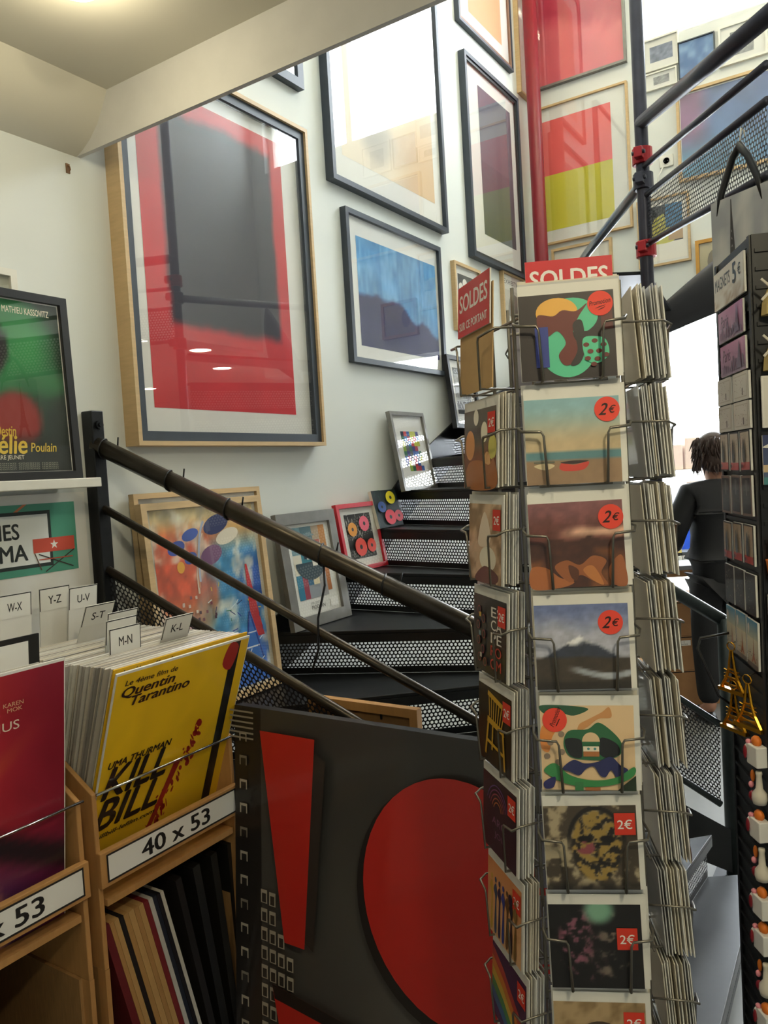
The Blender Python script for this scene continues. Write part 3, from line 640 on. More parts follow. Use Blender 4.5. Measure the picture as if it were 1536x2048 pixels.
# ------------------------------------------------------------------ poster bins against the wall
def bin_unit(x0, x1, label, sign_txt, yf=1.394):
    e = empty('poster_bin', ((x0+x1)/2, yf, 0)); tag(e, label, 'bin'); hw = (x1-x0)/2
    prof = [(0, .647), (.41, .647), (.41, 1.124), (.115, 1.086), (.0, 1.019)]
    for s in (-1, 1):
        m = MB(); xa = s*hw-(.011 if s > 0 else 0); pts = prof
        n = len(pts); m.v = [(xa, y, z) for y, z in pts]+[(xa+.011, y, z) for y, z in pts]; m.f = [tuple(range(n))[::-1], tuple(range(n, 2*n))]+[(i, (i+1) % n, n+(i+1) % n, n+i) for i in range(n)]
        m.build('side_panel', M_pine, e, bevel=.002)
        box((xa, .0, 0), (xa+.011, .025, .647)).build('leg', M_pine, e); box((xa, .385, 0), (xa+.011, .41, .647)).build('leg', M_pine, e)
    box((-hw+.018, .0, .776), (hw-.018, .41, .79)).build('floor_board', M_pine, e)
    box((-hw+.0, -.012, .823), (hw-.0, .004, .897)).build('front_rail', M_pine, e, bevel=.0015)
    box((-hw+.018, .395, .79), (hw-.018, .41, 1.12)).build('back_board', M_pine, e)
    box((-hw, .0, .0), (hw, .41, .04)).build('plinth', M_pine, e); box((-hw+.018, .39, .04), (hw-.018, .41, .776)).build('back_board', M_ply, e)
    for s in (-1, 1): box((s*hw-(.018 if s > 0 else 0), .025, .04), (s*hw+(.018 if s < 0 else 0), .385, .647)).build('lower_side', M_ply, e)
    MB().tube([(-hw+.002, -.012, 1.021), (hw-.002, -.012, 1.021)], .0032, 8).build('retaining_rod', M_chrome, e, smooth=True)
    sw = (x1-x0)-.028; a = Art(sw, .0592); a.rect(0, 0, 1, 1, '1c1b1a'); a.rect(.010, .07, .990, .93, 'e4e2dc')
    a.text(sign_txt, .5, .19, .036, '141312', bold=.03, width=.20, align='c'); sg = a.build('size_sign', e, y=-.0135, z=.8317)
    return e
bin_unit(.979, 1.387, 'right pine poster bin lettered 40 x 53 holding the yellow film poster', '40 x 53')
bin_unit(.544, .952, 'left pine poster bin lettered 40 x 53 holding the red film poster', '40 x 53')

SL = R(20.)                                            # the prints lean forward on the rod
def sheet(w_, h_, t=.0028): return MB().box((-w_/2, 0, 0), (w_/2, t, h_))
def sleeve_mat(c): return mat('sleeve_%02x%02x%02x' % tuple(int(v*255) for v in c), c, .35, noise=.06, scale=40, coat=.3)
SLV = [sleeve_mat(hx(c)) for c in ('d8d4ca', 'cfcabf', 'e4e1d9', 'b9b2a6', 'c9bfae', 'a8a198', 'ddd6c6', '8f8a84')]
def stack(xc, wd, y0, y1, n, ztop, lab, grp, skip=0):
    for k in range(n):
        t = k/(n-1); h_ = .516+random.uniform(-.006, .006); lean = SL*(1-.55*t)
        yb = y0+(y1-y0)*t
        o = sheet(wd+random.uniform(-.006, .004), h_).build('poster_print', random.choice(SLV)); o.location = (xc+random.uniform(-.004, .004), yb, ztop-h_*math.cos(lean)); o.rotation_euler = (lean, 0, 0)
        tag(o, lab, 'poster', grp)
# yellow film poster, front of the right bin
def poster(name, label, w_, h_, loc, lean, art, thick=.004, cat='poster'):
    e = sheet(w_, h_, thick).build(name, M_card); e.location = loc; e.rotation_euler = (lean, 0, 0); tag(e, label, cat); art.build('print', e, y=-.0006, m=INKG)
    return e
def kb(s=1):
    a = Art(.382, .506)
    a.grid(lambda u, v: mixc(np.array(hx('c9a41e')), np.array(hx('f0c01c')), sstep(0, .35, v))*(.94+.1*fbm(u, v, 12)[:, None]), 12, 14)
    a.rect(.86, .05, .93, 1, '1a1611'); a.rect(.935, .0, 1, 1, 'e8b81c'); a.blob([(.80, .90), (.88, .86), (.92, .97), (.84, 1.0)], 'a8281e', 4)
    for k in range(70):
        q = random.random(); x = .40+.32*q+random.gauss(0, .035); y = .02+.62*q+random.gauss(0, .03)
        if 0 < x < .95 and 0 < y < 1: a.ell(x, y, random.uniform(.003, .02), random.uniform(.003, .03), '9c1f18', 8, rot=random.uniform(20, 80)); a.k -= 1
    a.k += 1
    a.poly([(.36, .05), (.40, .05), (.60, .46), (.55, .47), (.46, .26)], '9c1f18')
    a.text('Le 4\u00e8me film de', .06, .945, .012, '2a2016', bold=.02, shear=.2, width=.14)
    a.text('Quentin', .05, .885, .026, '2a1a12', bold=.035, shear=.25, width=.14); a.text('Tarantino', .12, .845, .022, '2a1a12', bold=.035, shear=.25, width=.16)
    a.text('UMA THURMAN', .04, .565, .016, '1c140e', bold=.04, shear=.25, width=.17)
    a.text('KILL', .03, .42, .072, '15100c', bold=.035, shear=.3, width=.17); a.text('BILL', .01, .27, .072, '15100c', bold=.035, shear=.3, width=.17)
    a.text('killbill-lefilm.com', .03, .225, .011, '1c140e', bold=.03, shear=.2, width=.16); return a
poster('film_poster', 'yellow film poster with bold black lettering leaning at the front of the right bin', .387, .511, (1.187, 1.479, .795), SL, kb())
o = sheet(.387, .511).build('film_poster', mat('yellow_poster_paper', hx('eab818'), .5)); o.location = (1.187, 1.487, .803); o.rotation_euler = (SL, 0, 0); tag(o, 'yellow poster peeking over the front film poster in the right bin', 'poster')
a = Art(.387, .511); a.rect(0, 0, 1, 1, 'e9b91c'); a.text('Le 4\u00e8me film de', .06, .965, .012, '2a2016', bold=.02, shear=.2, width=.14); a.build('print', o, y=-.0006)
stack(1.184, .374, 1.497, 1.775, 56, 1.282, 'white sleeved poster filed behind the yellow film poster in the right bin', 'posters filed in the right bin')
# red film poster, left bin
a = Art(.382, .535)
def redp(u, v):
    c = mixc(np.array(hx('3a2a5e')), np.array(hx('a8202c')), sstep(.12, .5, v)); c = mixc(c, np.array(hx('c8452e')), sstep(.7, 1., v)*sstep(.9, .2, u)); c = mixc(c, np.array(hx('e08a30')), sstep(.06, .0, np.abs(v-.62-.55*(u-.55)))*.6*sstep(1, .3, u)); c = mixc(c, np.array(hx('7a1430')), sstep(.5, 1, u)*.6)
    c = mixc(c, np.array(hx('c98a74')), sstep(.05, -.05, ((u-.52)/.22)**2*.2+((v-.08)/.22)**2*.2-.12)); c = mixc(c, np.array(hx('20141c')), sstep(.03, -.03, np.abs(v-.33-.1*np.sin(u*4))-.05)*sstep(.2, .4, u)); return c*(.94+.1*fbm(u, v, 9)[:, None])
a.grid(redp, 30, 36); a.text('LES ANGES D\u00c9CHUS', .02, .80, .022, 'e9d9c4', width=.28); a.text('CHARLIE', .42, .885, .008, 'd9a07a', width=.045); a.text('YOUNG', .43, .865, .008, 'd9a07a', width=.04); a.text('KAREN', .67, .885, .008, 'd9b08a', width=.04); a.text('MOK', .69, .865, .008, 'd9b08a', width=.03); a.text('WONG KAR-WAI', .15, .70, .011, 'e9d9c4', width=.12)
poster('film_poster', 'crimson film poster with fine white lettering at the front of the left bin', .387, .54, (.7306, 1.4325, .785), R(7), a)
stack(.748, .372, 1.547, 1.776, 34, 1.301, 'white sleeved poster filed behind the crimson film poster in the left bin', 'posters filed in the left bin')
e = sheet(.344, .535, .004).build('film_strip_board', M_plastic); e.location = (.765, 1.5137, .828); e.rotation_euler = (R(5), 0, 0); tag(e, 'black bordered white board with film strip perforations in the left bin', 'board')
a = Art(.344, .535); a.rect(0, 0, 1, 1, '191817'); a.rect(.0, .875, .93, .98, 'ecebe6')
for k in range(22): a.rect(.02+k*.043, .845, .045+k*.043, .862, 'ecebe6'); a.k -= 1
a.k += 1; a.build('print', e, y=-.0007, m=INKG)
# letter dividers
def divider(t, x, y, z, w_=.084, h_=.0554, lean=15, rz=0., label=None):
    e = box((-w_/2, 0, -.30), (w_/2, .0022, h_)).build('letter_divider', M_card); e.location = (x, y, z); e.rotation_euler = (R(lean), 0, R(rz))
    tag(e, label or ('white divider card lettered %s in the poster bins' % t), 'divider')
    a = Art(w_, h_); a.rect(0, 0, 1, 1, '191817'); a.rect(.025, .0, .975, .955, 'e9e7e0')
    if t: a.text(t, .5, .27, .020, '191817', bold=.012, width=.036, align='c')
    a.build('print', e, y=-.0006); return e
# ------------------------------------------------------------------ shelf with framed poster, sign
e = empty('wall_shelf', (.85, WY, 1.655)); tag(e, 'white wall shelf carrying the framed green film poster', 'shelf')
box((-.55, -.185, 0), (.455, 0, .024)).build('board', M_white, e, bevel=.002)
for x in (-.4, -.1): box((x, -.15, -.10), (x+.02, -.002, 0)).build('bracket', M_white, e)
a = Art(.50, .42)
def am(u, v):
    g = np.array(hx('2c7a44')); c = mixc(np.array(hx('1d2a20')), g, sstep(.1, .55, v)*sstep(1.02, .8, u+.15*(fbm(u, v, 4)-.5)*3)); c = mixc(c, np.array(hx('3f9a54')), sstep(.28, .0, np.abs(u-.80))*sstep(.4, .7, v)*sstep(1, .8, v))
    c = mixc(c, np.array(hx('26201c')), sstep(.04, -.04, ((u-.48)/.24)**2*.3+((v-.72)/.24)**2*.3-.28)); c = mixc(c, np.array(hx('d9c49a')), sstep(.03, -.03, ((u-.5)/.13)**2*.2+((v-.45)/.16)**2*.2-.18)); c = mixc(c, np.array(hx('9c2c22')), sstep(.05, -.05, ((u-.72)/.16)**2*.2+((v-.3)/.2)**2*.2-.14)); return mixc(c, np.array(hx('20241c')), sstep(.26, .1, v))
a.grid(am, 40, 36); a.text('MATHIEU KASSOVITZ', .70, .925, .016, 'efe6cc', bold=.01, width=.125); a.text('Le Fabuleux Destin', .40, .205, .026, 'e9c53a', bold=.02, shear=.2, width=.155)
a.text("d'Am\u00e9lie", .38, .105, .048, 'e9c53a', bold=.03, shear=.15, width=.19); a.text('Poulain', .78, .115, .022, 'e9c53a', bold=.015, shear=.15, width=.07); a.text('UN FILM DE JEAN-PIERRE JEUNET', .36, .065, .013, 'efe6cc', bold=.01, width=.19)
for k in range(4): a.text('xnonnx onxnxono nxonxn onoxno nxxon', .3, .012+.011*k, .003, '9c9a86', width=.31)
frame('black framed green film poster with yellow lettering standing on the white shelf', .545, .465, (1.014, WY-.115, 1.679), M_blackf, a, (.022, .022, .522, .442), lean=2, bw=.02, bd=.022)
frame('pale frame high on the wall behind the green film poster', .40, .55, (1.02, WY, 1.675), M_white, None, bw=.018, bd=.02, matm=mat('pale_sage_card', (.72, .73, .68), .7))
e = empty('cinema_sign', (1.09, WY-.012, 1.30)); tag(e, 'white panel with green AFFICHES CINEMA sign under the shelf', 'sign')
box((-.31, 0, -.12), (.285, .008, .345)).build('panel', M_card, e)
a = Art(.56, .185); a.rect(0, 0, 1, 1, '4f9a80'); a.poly([(.7, .9), (.75, 1), (.73, 1), (.68, .9)], 'c9764a'); a.rect(.0, .10, .865, .90, '26302c'); a.rect(.0, .15, .85, .85, 'e9ebe6')
a.text('AFFICHES', .70, .52, .040, '262b2a', bold=.03, width=.205, align='r'); a.text('CINEMA', .735, .215, .042, '262b2a', bold=.03, width=.20, align='r')
a.rect(.765, .30, .985, .50, 'd0503a'); a.text('\u2605', .87, .35, .022, 'f2efe6', align='c') if False else a.poly([(.875+(.022 if i % 2 == 0 else .009)*math.sin(i*math.pi/5), .40+(.07 if i % 2 == 0 else .028)*math.cos(i*math.pi/5)) for i in range(10)], 'f2efe6')
a.line([(.77, .30), (.80, .05)], .003, '5a3a2a'); a.line([(.98, .30), (.82, .02)], .003, '3a2a26'); a.line([(.79, .28), (.97, .05)], .003, '3a2a26'); a.line([(.79, .2), (.97, .2)], .003, 'c0523a'); a.line([(.55, .1), (.55, 0)], .004, '26302c')
a.build('print', e, y=-.0012, z=.135, x=-.03)
for t, x, y, z, ln in [('W-X', 1.041, 1.719, 1.361, 6), ('Y-Z', 1.178, 1.767, 1.355, 4), ('U-V', 1.242, 1.743, 1.349, 8), ('S-T', 1.188, 1.623, 1.323, 26), ('M-N', 1.123, 1.437, 1.285, 4), ('K-L', 1.26, 1.43, 1.29, 24)]: divider(t, x, y, z, lean=ln)
divider('', 1.181, 1.523, 1.308, lean=14, label='blank divider card standing between the S-T and M-N dividers'); divider('', 1.146, 1.480, 1.298, lean=9, label='blank divider card half hidden directly behind the M-N divider')
# boards filed under the bins
def board(x, w_, c, lab, grp, lean=13., y=1.412):
    h_ = .70; o = MB().box((-w_/2, 0, 0), (w_/2, .35, h_)).build('filed_picture', mat('board_'+c, hx(c), .5, noise=.1, scale=30)); o.location = (x, y, .045); o.rotation_euler = (0, -R(lean), 0); tag(o, lab, 'picture', grp)
seq = [('6a1f24', .017, 'dark red'), ('b98d55', .010, 'light oak'), ('c29a62', .012, 'honey oak'), ('1d1a1a', .011, 'soft black'), ('b58a52', .012, 'amber oak'), ('c49c64', .014, 'sand coloured oak'), ('b08550', .011, 'brown oak'), ('c09860', .013, 'pale oak'), ('7a2428', .013, 'burgundy'), ('c9c6bd', .011, 'silver grey'), ('1b2230', .010, 'midnight blue'), ('17151a', .010, 'black'), ('cfc9bc', .009, 'white'), ('1a1513', .018, 'dark brown'), ('15120f', .022, 'thick black brown'), ('19150f', .02, 'deep brown'), ('14110e', .022, 'rightmost black brown')]
x = 1.150; ln = 13.
for i, (c, w_, nm) in enumerate(seq):
    if i > 12: ln -= 2.6; x += .004
    board(x+w_/2, w_, c, '%s edged picture filed upright under the right bin' % nm, 'pictures filed under the right bin', ln); x += w_*1.03+.0006
x = .715
for i in range(9):
    board(x, .016, '4a4640' if i % 2 else '33302d', 'dark grey edged picture filed upright under the left bin', 'pictures filed under the left bin'); x += .0195

# ------------------------------------------------------------------ big canvas leaning on the rail
e = empty('large_canvas', (1.285, .945, .06), rz=WBR, rx=-R(5)); e.rotation_euler = (-R(5), 0, WBR); tag(e, 'large charcoal canvas with bold red shapes leaning on the stair rail', 'picture')
Wc, Hc = .84, 1.045
box((-Wc/2, 0, 0), (Wc/2, .03, Hc)).build('canvas', M_blackf, e, bevel=.001)
a = Art(Wc, Hc)
a.grid(lambda u, v: np.repeat((.27-.06*sstep(.5, 1, v)+.10*sstep(.3, .7, u)*sstep(.7, .1, v)+.03*(fbm(u, v, 5)-.5))[:, None], 3, 1)*np.array([1.04, 1., .96]), 16, 16)
a.rect(0, 0, .10, 1, '1d1a19')
for k in range(17): a.rect(.022, .04+.055*k, .05, .062+.055*k, 'b0a89a' if k % 3 else '7d776c'); a.rect(.027, .04+.055*k, .046, .056+.055*k, '201d1c')
for i in range(4):
    for k in range(14):
        if .03+.04*k < .62-.06*i: a.rect(.105+.034*i, .02+.042*k, .128+.034*i, .05+.042*k, 'a49b8c'); a.rect(.109+.034*i, .022+.042*k, .124+.034*i, .042+.042*k, '2a2624')
for k in range(6): a.rect(.0, .93+.012*k, .09, .934+.012*k, '8f887c')
RED = 'b8221a'; DKR = '191312'
a.poly([(.30, .93), (.345, .91), (.30, .50), (.26, .52)], '2c2624'); a.poly([(.115, .955), (.31, .955), (.27, .50), (.20, .50)], RED)          # tapering wedge
a.ell(.72, .67, .275, .245, DKR, 40); a.ell(.735, .685, .270, .240, RED, 44)                                                     # plain disc
a.poly([(.155, .40), (.60, .36), (1., .24), (1., .0), (.27, .0)], RED); a.poly([(.155, .40), (.60, .36), (.62, .335), (.165, .37)], DKR)   # sloping band
a.poly([(.46, .0), (.50, .26), (.64, .24), (.68, .0)], '4e4740'); a.poly([(.44, .0), (.48, .27), (.50, .26), (.46, .0)], DKR); a.poly([(.84, .06), (1., .04), (1., .15), (.84, .18)], '3a3432')
a.build('print', e, y=-.0006, m=INKG)

# ------------------------------------------------------------------ greeting card spinner
FH = Vector((math.cos(YAW), math.sin(YAW), 0)); RH = Vector((math.sin(YAW), -math.cos(YAW), 0))
RKA = math.atan2(RH.y, RH.x)-R(7.)                    # local X to the right, right side a little nearer
rk = empty('card_spinner', (1.175, .425, 0), rz=RKA); tag(rk, 'tall grey wire card spinner stacked with greeting cards in front of the stairs', 'display rack')
CW, FO, NR, PITCHZ, ZB = .136, .112, 9, .1432, 1.757
def rot2(x, y, k):
    c_, s_ = math.cos(k*math.pi/2), math.sin(k*math.pi/2); return x*c_-y*s_, x*s_+y*c_
FACE = {'front': 0, 'right': 1, 'back': 2, 'left': -.76}
MB().lathe([(.20, 0), (.20, .02), (.05, .035), (.014, .05)], 28).build('base', M_plastic, rk, smooth=False)
MB().tube([(0, 0, .04), (0, 0, 1.93)], .0105, 12).build('centre_tube', M_wire, rk, smooth=True)
for s in FACE.values():
    for u_ in (-.072, .072):
        x, y = rot2(u_, -FO+.032, s); MB().tube([(x, y, .25), (x, y, 1.90)], .0028, 6).build('upright_wire', M_wire, rk)
    for z in (.3, .85, 1.35, 1.86):
        x0, y0 = rot2(-.072, -FO+.032, s); x1, y1 = rot2(.072, -FO+.032, s); MB().tube([(x0, y0, z), (x1, y1, z)], .0024, 6).build('ring_wire', M_wire, rk)
        xm, ym = rot2(0, -FO+.032, s); MB().tube([(xm, ym, z), (0, 0, z)], .0024, 6).build('spoke', M_wire, rk)
def pocket_mesh():
    m = MB(); f = -.036; yb = .032; hz = .075
    for sx in (-1, 1):
        m.tube([(sx*.072, yb, hz+.008), (sx*.076, f+.01, hz+.006), (sx*.072, f-.002, hz), (sx*.046, f-.004, hz-.002), (sx*.043, f-.004, hz-.008), (sx*.040, f-.002, .0), (sx*.040, yb, -.002)], .0017, 6)
    m.tube([(-.05, f*.4, -.002), (.05, f*.4, -.002)], .0016, 6); m.tube([(-.05, yb*.6, -.002), (.05, yb*.6, -.002)], .0016, 6)
    o = m.build('wire_pocket', M_wire, rk, smooth=True); return o
p0 = None
for s in FACE.values():
    for i in range(NR):
        if p0 is None: p0 = o = pocket_mesh()
        else: o = p0.copy(); COL.objects.link(o); o.parent = rk
        x, y = rot2(0, -FO, s); o.location = (x, y, ZB-PITCHZ*i); o.rotation_euler = (0, 0, s*math.pi/2)

def lump(seed, pts, r_=.08): return smooth(pts, 6)
def scene_card(k):
    a = Art(.128, .118)
    if k == 'dots':
        a.rect(0, 0, 1, 1, '2c2221'); a.rect(.74, .55, .98, .82, '5c2a26'); a.ell(.5, .47, .33, .45, '57c79a', 40); a.poly([(.5, .50), (.86, .50), (.86, 1), (.5, .95)], '2c2221'); a.ell(.55, .72, .28, .22, '57c79a', 30); a.rect(.55, .44, .9, .54, '2c2221')
        a.ell(.40, .78, .22, .17, 'eab04a', 26); a.blob([(.20, .76), (.36, .74), (.46, .80), (.60, .78), (.72, .86), (.62, .70), (.56, .52), (.62, .36), (.58, .20), (.46, .16), (.40, .28), (.48, .42), (.40, .56), (.28, .50), (.20, .60)], '6a2a22')
        a.blob([(.56, .62), (.66, .66), (.68, .36), (.62, .18), (.52, .16), (.60, .34)], '2a2322'); a.rect(.16, .15, .30, .62, '2a3a8e')
        a.blob([(.66, .45), (.80, .47), (.90, .42), (.92, .25), (.80, .16), (.68, .22)], '57c79a')
        for x, y in [(.69, .38), (.78, .42), (.87, .37), (.73, .30), (.82, .30), (.70, .22), (.80, .21), (.89, .25), (.76, .15)]: a.ell(x, y, .032, .026, '6a2a22', 14)
    elif k == 'beach':
        def f(u, v):
            c = mixc(np.array(hx('c9b48e')), np.array(hx('8fb8bf')), sstep(.45, .95, v)); c = mixc(c, np.array(hx('5f8a90')), sstep(.02, -.005, np.abs(v-.33)-.04)); c = mixc(c, np.array(hx('9a7d60')), sstep(.30, .28, v)); return c*(.93+.14*fbm(u, v, 14)[:, None])
        a.grid(f, 24, 30); a.blob([(.35, .18), (.42, .15), (.60, .16), (.66, .25), (.50, .22), (.38, .25)], 'd0483a'); a.blob([(.36, .25), (.5, .23), (.66, .26), (.5, .27)], '3a2a28'); a.blob([(.08, .22), (.2, .17), (.3, .22), (.2, .25)], 'dcc9a0'); a.rect(.08, .25, .3, .27, '6a6a5a')
    elif k == 'desert':
        def f(u, v):
            n = fbm(u, v, 4); c = mixc(np.array(hx('6a3c34')), np.array(hx('8a5a5c')), sstep(.6, 1, v+.2*(n-.5))); c = mixc(c, np.array(hx('e0b49a')), sstep(.09, .0, np.abs(v-.64-.06*(n-.5)))*sstep(.2, .6, u)); c = mixc(c, np.array(hx('4a2a20')), sstep(.57, .55, v+.05*np.sin(u*17)*fbm(u, v*0, 5))); c = mixc(c, np.array(hx('7a4a2a')), sstep(.48, .40, v)*sstep(.4, .7, n)); return c*(.8+.4*fbm(u, v, 14)[:, None])
        a.grid(f, 34, 34); a.blob([(.0, .0), (.0, .24), (.16, .24), (.3, .12), (.45, .06), (.3, .0)], 'b0693a'); a.blob([(.25, .24), (.38, .32), (.52, .26), (.66, .36), (.80, .30), (.74, .16), (.80, .02), (.66, .06), (.52, .14), (.40, .06)], '9c5c34'); a.blob([(.55, .2), (.66, .24), (.76, .02), (.64, .08)], 'c07a42'); a.blob([(.82, .2), (.95, .36), (1, .2), (1, .0), (.86, .02)], 'a5623a'); a.blob([(.40, .26), (.5, .2), (.48, .08), (.42, .12)], '5c3420')
    elif k == 'snow':
        def f(u, v):
            n = fbm(u, v, 4); c = mixc(np.array(hx('b4b6c4')), np.array(hx('6f7ca8')), sstep(.6, 1, v+.25*(n-.5))); c = mixc(c, np.array(hx('3a3f4c')), sstep(.0, -.04, v-.64+.62*np.abs(u-.47)+.06*(fbm(u, v, 12)-.5))); c = mixc(c, np.array(hx('f2f2f4')), sstep(.0, -.02, v-.64+.62*np.abs(u-.47))*sstep(.50, .56, v+.12*(fbm(u, v, 14)-.5))); c = mixc(c, np.array(hx('443a2e')), sstep(.42, .38, v+.06*n)); c = mixc(c, np.array(hx('aab0b8')), sstep(.05, .02, np.abs(v-.2-.05*np.sin(u*6)))*sstep(.3, .5, u)); c = mixc(c, np.array(hx('2f281e')), sstep(.12, .06, v)); return c*(.85+.3*fbm(u, v, 18)[:, None])
        a.grid(f, 40, 40)
    elif k == 'hat':
        a.rect(0, 0, 1, 1, 'e6c69a'); a.blob([(.0, 1.), (.3, 1.), (.52, .96), (.36, .88), (.2, .92), (.05, .9)], '2f5a3e'); a.blob([(.42, .78), (.52, .84), (.66, .92), (.74, .98), (.76, .86), (.62, .84), (.50, .74), (.40, .70)], 'd2955c'); a.blob([(.0, .72), (.1, .82), (.2, .78), (.12, .62), (.08, .45), (.0, .5)], 'e59048')
        for x, y in [(.22, .66), (.10, .56), (.22, .45), (.06, .40), (.18, .33)]: a.ell(x, y, .035, .035, '8f7c6a', 14)
        a.blob([(.24, .55), (.3, .70), (.50, .72), (.62, .80), (.76, .70), (.86, .56), (.84, .42), (.68, .36), (.46, .36), (.3, .4)], '2f6a42'); a.blob([(.26, .60), (.42, .60), (.44, .48), (.42, .38), (.3, .42)], '1d1d1d'); a.blob([(.64, .62), (.80, .56), (.84, .44), (.72, .38), (.62, .44)], '1d1d1d')
        a.ell(.535, .575, .095, .11, 'e6c69a', 24, 0, 180); a.rect(.44, .53, .63, .575, '2f6a42'); a.rect(.45, .46, .62, .52, 'efe3cc'); a.rect(.45, .40, .62, .46, 'b0703c'); a.ell(.505, .492, .015, .015, '3f8a8a', 10); a.ell(.575, .492, .015, .015, '3f8a8a', 10)
        a.blob([(.22, .26), (.34, .36), (.46, .32), (.60, .34), (.74, .40), (.84, .30), (.92, .24), (.80, .16), (.74, .24), (.68, .16), (.62, .18), (.56, .28), (.48, .26), (.40, .18), (.30, .22)], '2c2f5e'); a.blob([(.02, .24), (.14, .32), (.3, .18), (.55, .12), (.8, .16), (.98, .28), (.98, .18), (.8, .08), (.5, .04), (.25, .08), (.1, .16)], '3c8a4e'); a.blob([(.02, .1), (.14, .16), (.12, .04), (.03, .02)], '2f2f66'); a.poly([(.8, .0), (1, 0), (1, .18), (.86, .06)], '24331f'); a.rect(.35, .0, .44, .1, '3c7a4a'); a.rect(.46, .0, .62, .04, 'a86a3e')
    elif k == 'face':
        def f(u, v):
            n = fbm(u, v, 9); n2 = fbm(u+5, v, 22); c = mixc(np.array(hx('4a4034')), np.array(hx('b0a184')), sstep(.45, .65, n+.15*(.5-u))); face = sstep(.03, -.03, ((u-.56)/.27)**2*.2+((v-.52)/.42)**2*.2-.2)
            c = mixc(c, np.array(hx('a08444')), face*sstep(.42, .56, n2)); c = mixc(c, np.array(hx('26211e')), face*sstep(.50, .42, n2)); c = mixc(c, np.array(hx('211d1b')), sstep(.05, -.02, np.abs(((u-.56)/.30)**2+((v-.55)/.42)**2-1)-.12)*sstep(.4, .7, v))
            for ex in (.44, .68): c = mixc(c, np.array(hx('181514')), sstep(.012, .0, ((u-ex)/.09)**2*.02+((v-.60)/.05)**2*.02-.012))
            c = mixc(c, np.array(hx('8f4a52')), sstep(.02, -.02, ((u-.44)/.1)**2*.1+((v-.50)/.08)**2*.1-.1)*sstep(.4, .5, n)); c = mixc(c, np.array(hx('1a1615')), sstep(.02, .0, np.abs(v-.30-.03*np.cos((u-.56)*14)))*sstep(.16, .1, np.abs(u-.57))); c = mixc(c, np.array(hx('1a1615')), sstep(.03, .0, np.abs(u-.57-.1*(v-.5)))*sstep(.35, .42, v)*sstep(.6, .5, v)*.7)
            return mixc(c, np.array(hx('1d1917')), sstep(.12, .0, v)*.8)
        a.grid(f, 64, 60)
    elif k == 'petals':
        def f(u, v):
            n = fbm(u, v, 10); n2 = fbm(u+3, v+9, 18); m_ = sstep(.05, -.05, ((u-.5)/.42)**2*.2+((v-.52)/.42)**2*.2-.2); c = mixc(np.array(hx('1a1717')), np.array(hx('8a5566')), m_*sstep(.5, .7, n2)*sstep(.7, .3, u)); c = mixc(c, np.array(hx('9a8a7a')), m_*sstep(.55, .72, n)*sstep(.3, .7, u)*.8); return mixc(c, np.array(hx('7fae94')), sstep(.04, .0, (u-.55)**2+(v-.93)**2-.004))
        a.grid(f, 56, 52)
    elif k == 'map':
        a.grid(lambda u, v: mixc(np.array(hx('b59a72')), np.array(hx('8f7550')), sstep(.4, .7, fbm(u, v, 12))), 20, 20); a.ell(.5, .45, .3, .32, '4a3a2c', 30); a.ell(.5, .45, .2, .22, '8a6f4c', 30)
    elif k == 'glow':
        def f(u, v):
            c = mixc(np.array(hx('8a4a26')), np.array(hx('5f5a50')), sstep(.3, .7, v)); c = mixc(c, np.array(hx('3a2a24')), sstep(.1, .0, np.abs(v-.72))*.7); return c*(.85+.3*fbm(u, v, 8)[:, None])
        a.grid(f, 20, 24)
        for x, y, r_, c in [(.2, .55, .15, 'e9a060'), (.65, .7, .1, 'f2ead0'), (.9, .5, .12, 'd9d060'), (.4, .9, .08, 'f2ead8'), (.75, .32, .1, 'e9b070')]: a.ell(x, y, r_, r_*1.3, c, 18)
        a.blob([(.1, .0), (.15, .3), (.5, .35), (.8, .28), (.95, .36), (1, 0)], 'b06a32')
    elif k == 'bloom':
        a.grid(lambda u, v: mixc(np.array(hx('d9b896')), np.array(hx('9a7a5a')), sstep(.35, .65, fbm(u, v, 5)))*(.9+.2*fbm(u, v, 15)[:, None]), 24, 24); a.ell(.6, .3, .25, .16, 'efe6d2', 20); a.blob([(.2, .0), (.5, .2), (.9, .12), (.8, 0)], '6a3a3a'); a.blob([(.3, .5), (.5, .9), (.7, .6), (.55, .45)], 'e9d6c0')
    elif k == 'escape':
        a.rect(0, 0, 1, 1, '232327')
        for i, (t, c) in enumerate([('ES', 'e9e4dc'), ('CA', 'e9e4dc'), ('PE', 'e9e4dc'), ('RO', 'c8403a'), ('OM', 'c8403a')]): a.text(t, .56, .76-.165*i, .0155, c, bold=.012, width=.040)
        for x, y in [(.2, .8), (.34, .7), (.18, .6), (.36, .5), (.2, .4), (.34, .3), (.24, .18), (.42, .15)]: a.ell(x, y, .055, .06, '8a3f44', 14); a.ell(x, y, .040, .045, '232327', 14)
        for x, y, c in [(.27, .75, 'd9b04a'), (.26, .5, '6a8ea0'), (.3, .22, 'c9c0b0')]: a.rect(x-.03, y-.03, x+.03, y+.03, c)
    elif k == 'chair':
        a.rect(0, 0, 1, 1, '1f1a17')
        a.line([(.3, .92), (.85, .82)], .008, 'd0a030')
        for i in range(7): a.line([(.34+.08*i, .9-.013*i), (.36+.06*i, .62-.015*i)], .003, 'd0a030')
        a.poly([(.32, .62), (.78, .56), (.82, .48), (.30, .54)], 'd0a030'); a.line([(.34, .54), (.26, .10)], .006, 'd0a030'); a.line([(.48, .52), (.46, .2)], .005, 'd0a030'); a.line([(.78, .5), (.84, .05)], .006, 'd0a030'); a.line([(.3, .3), (.8, .24)], .005, 'd0a030')
    elif k == 'neon':
        a.vgrad(0, 0, 1, 1, '3f2430', '33202c')
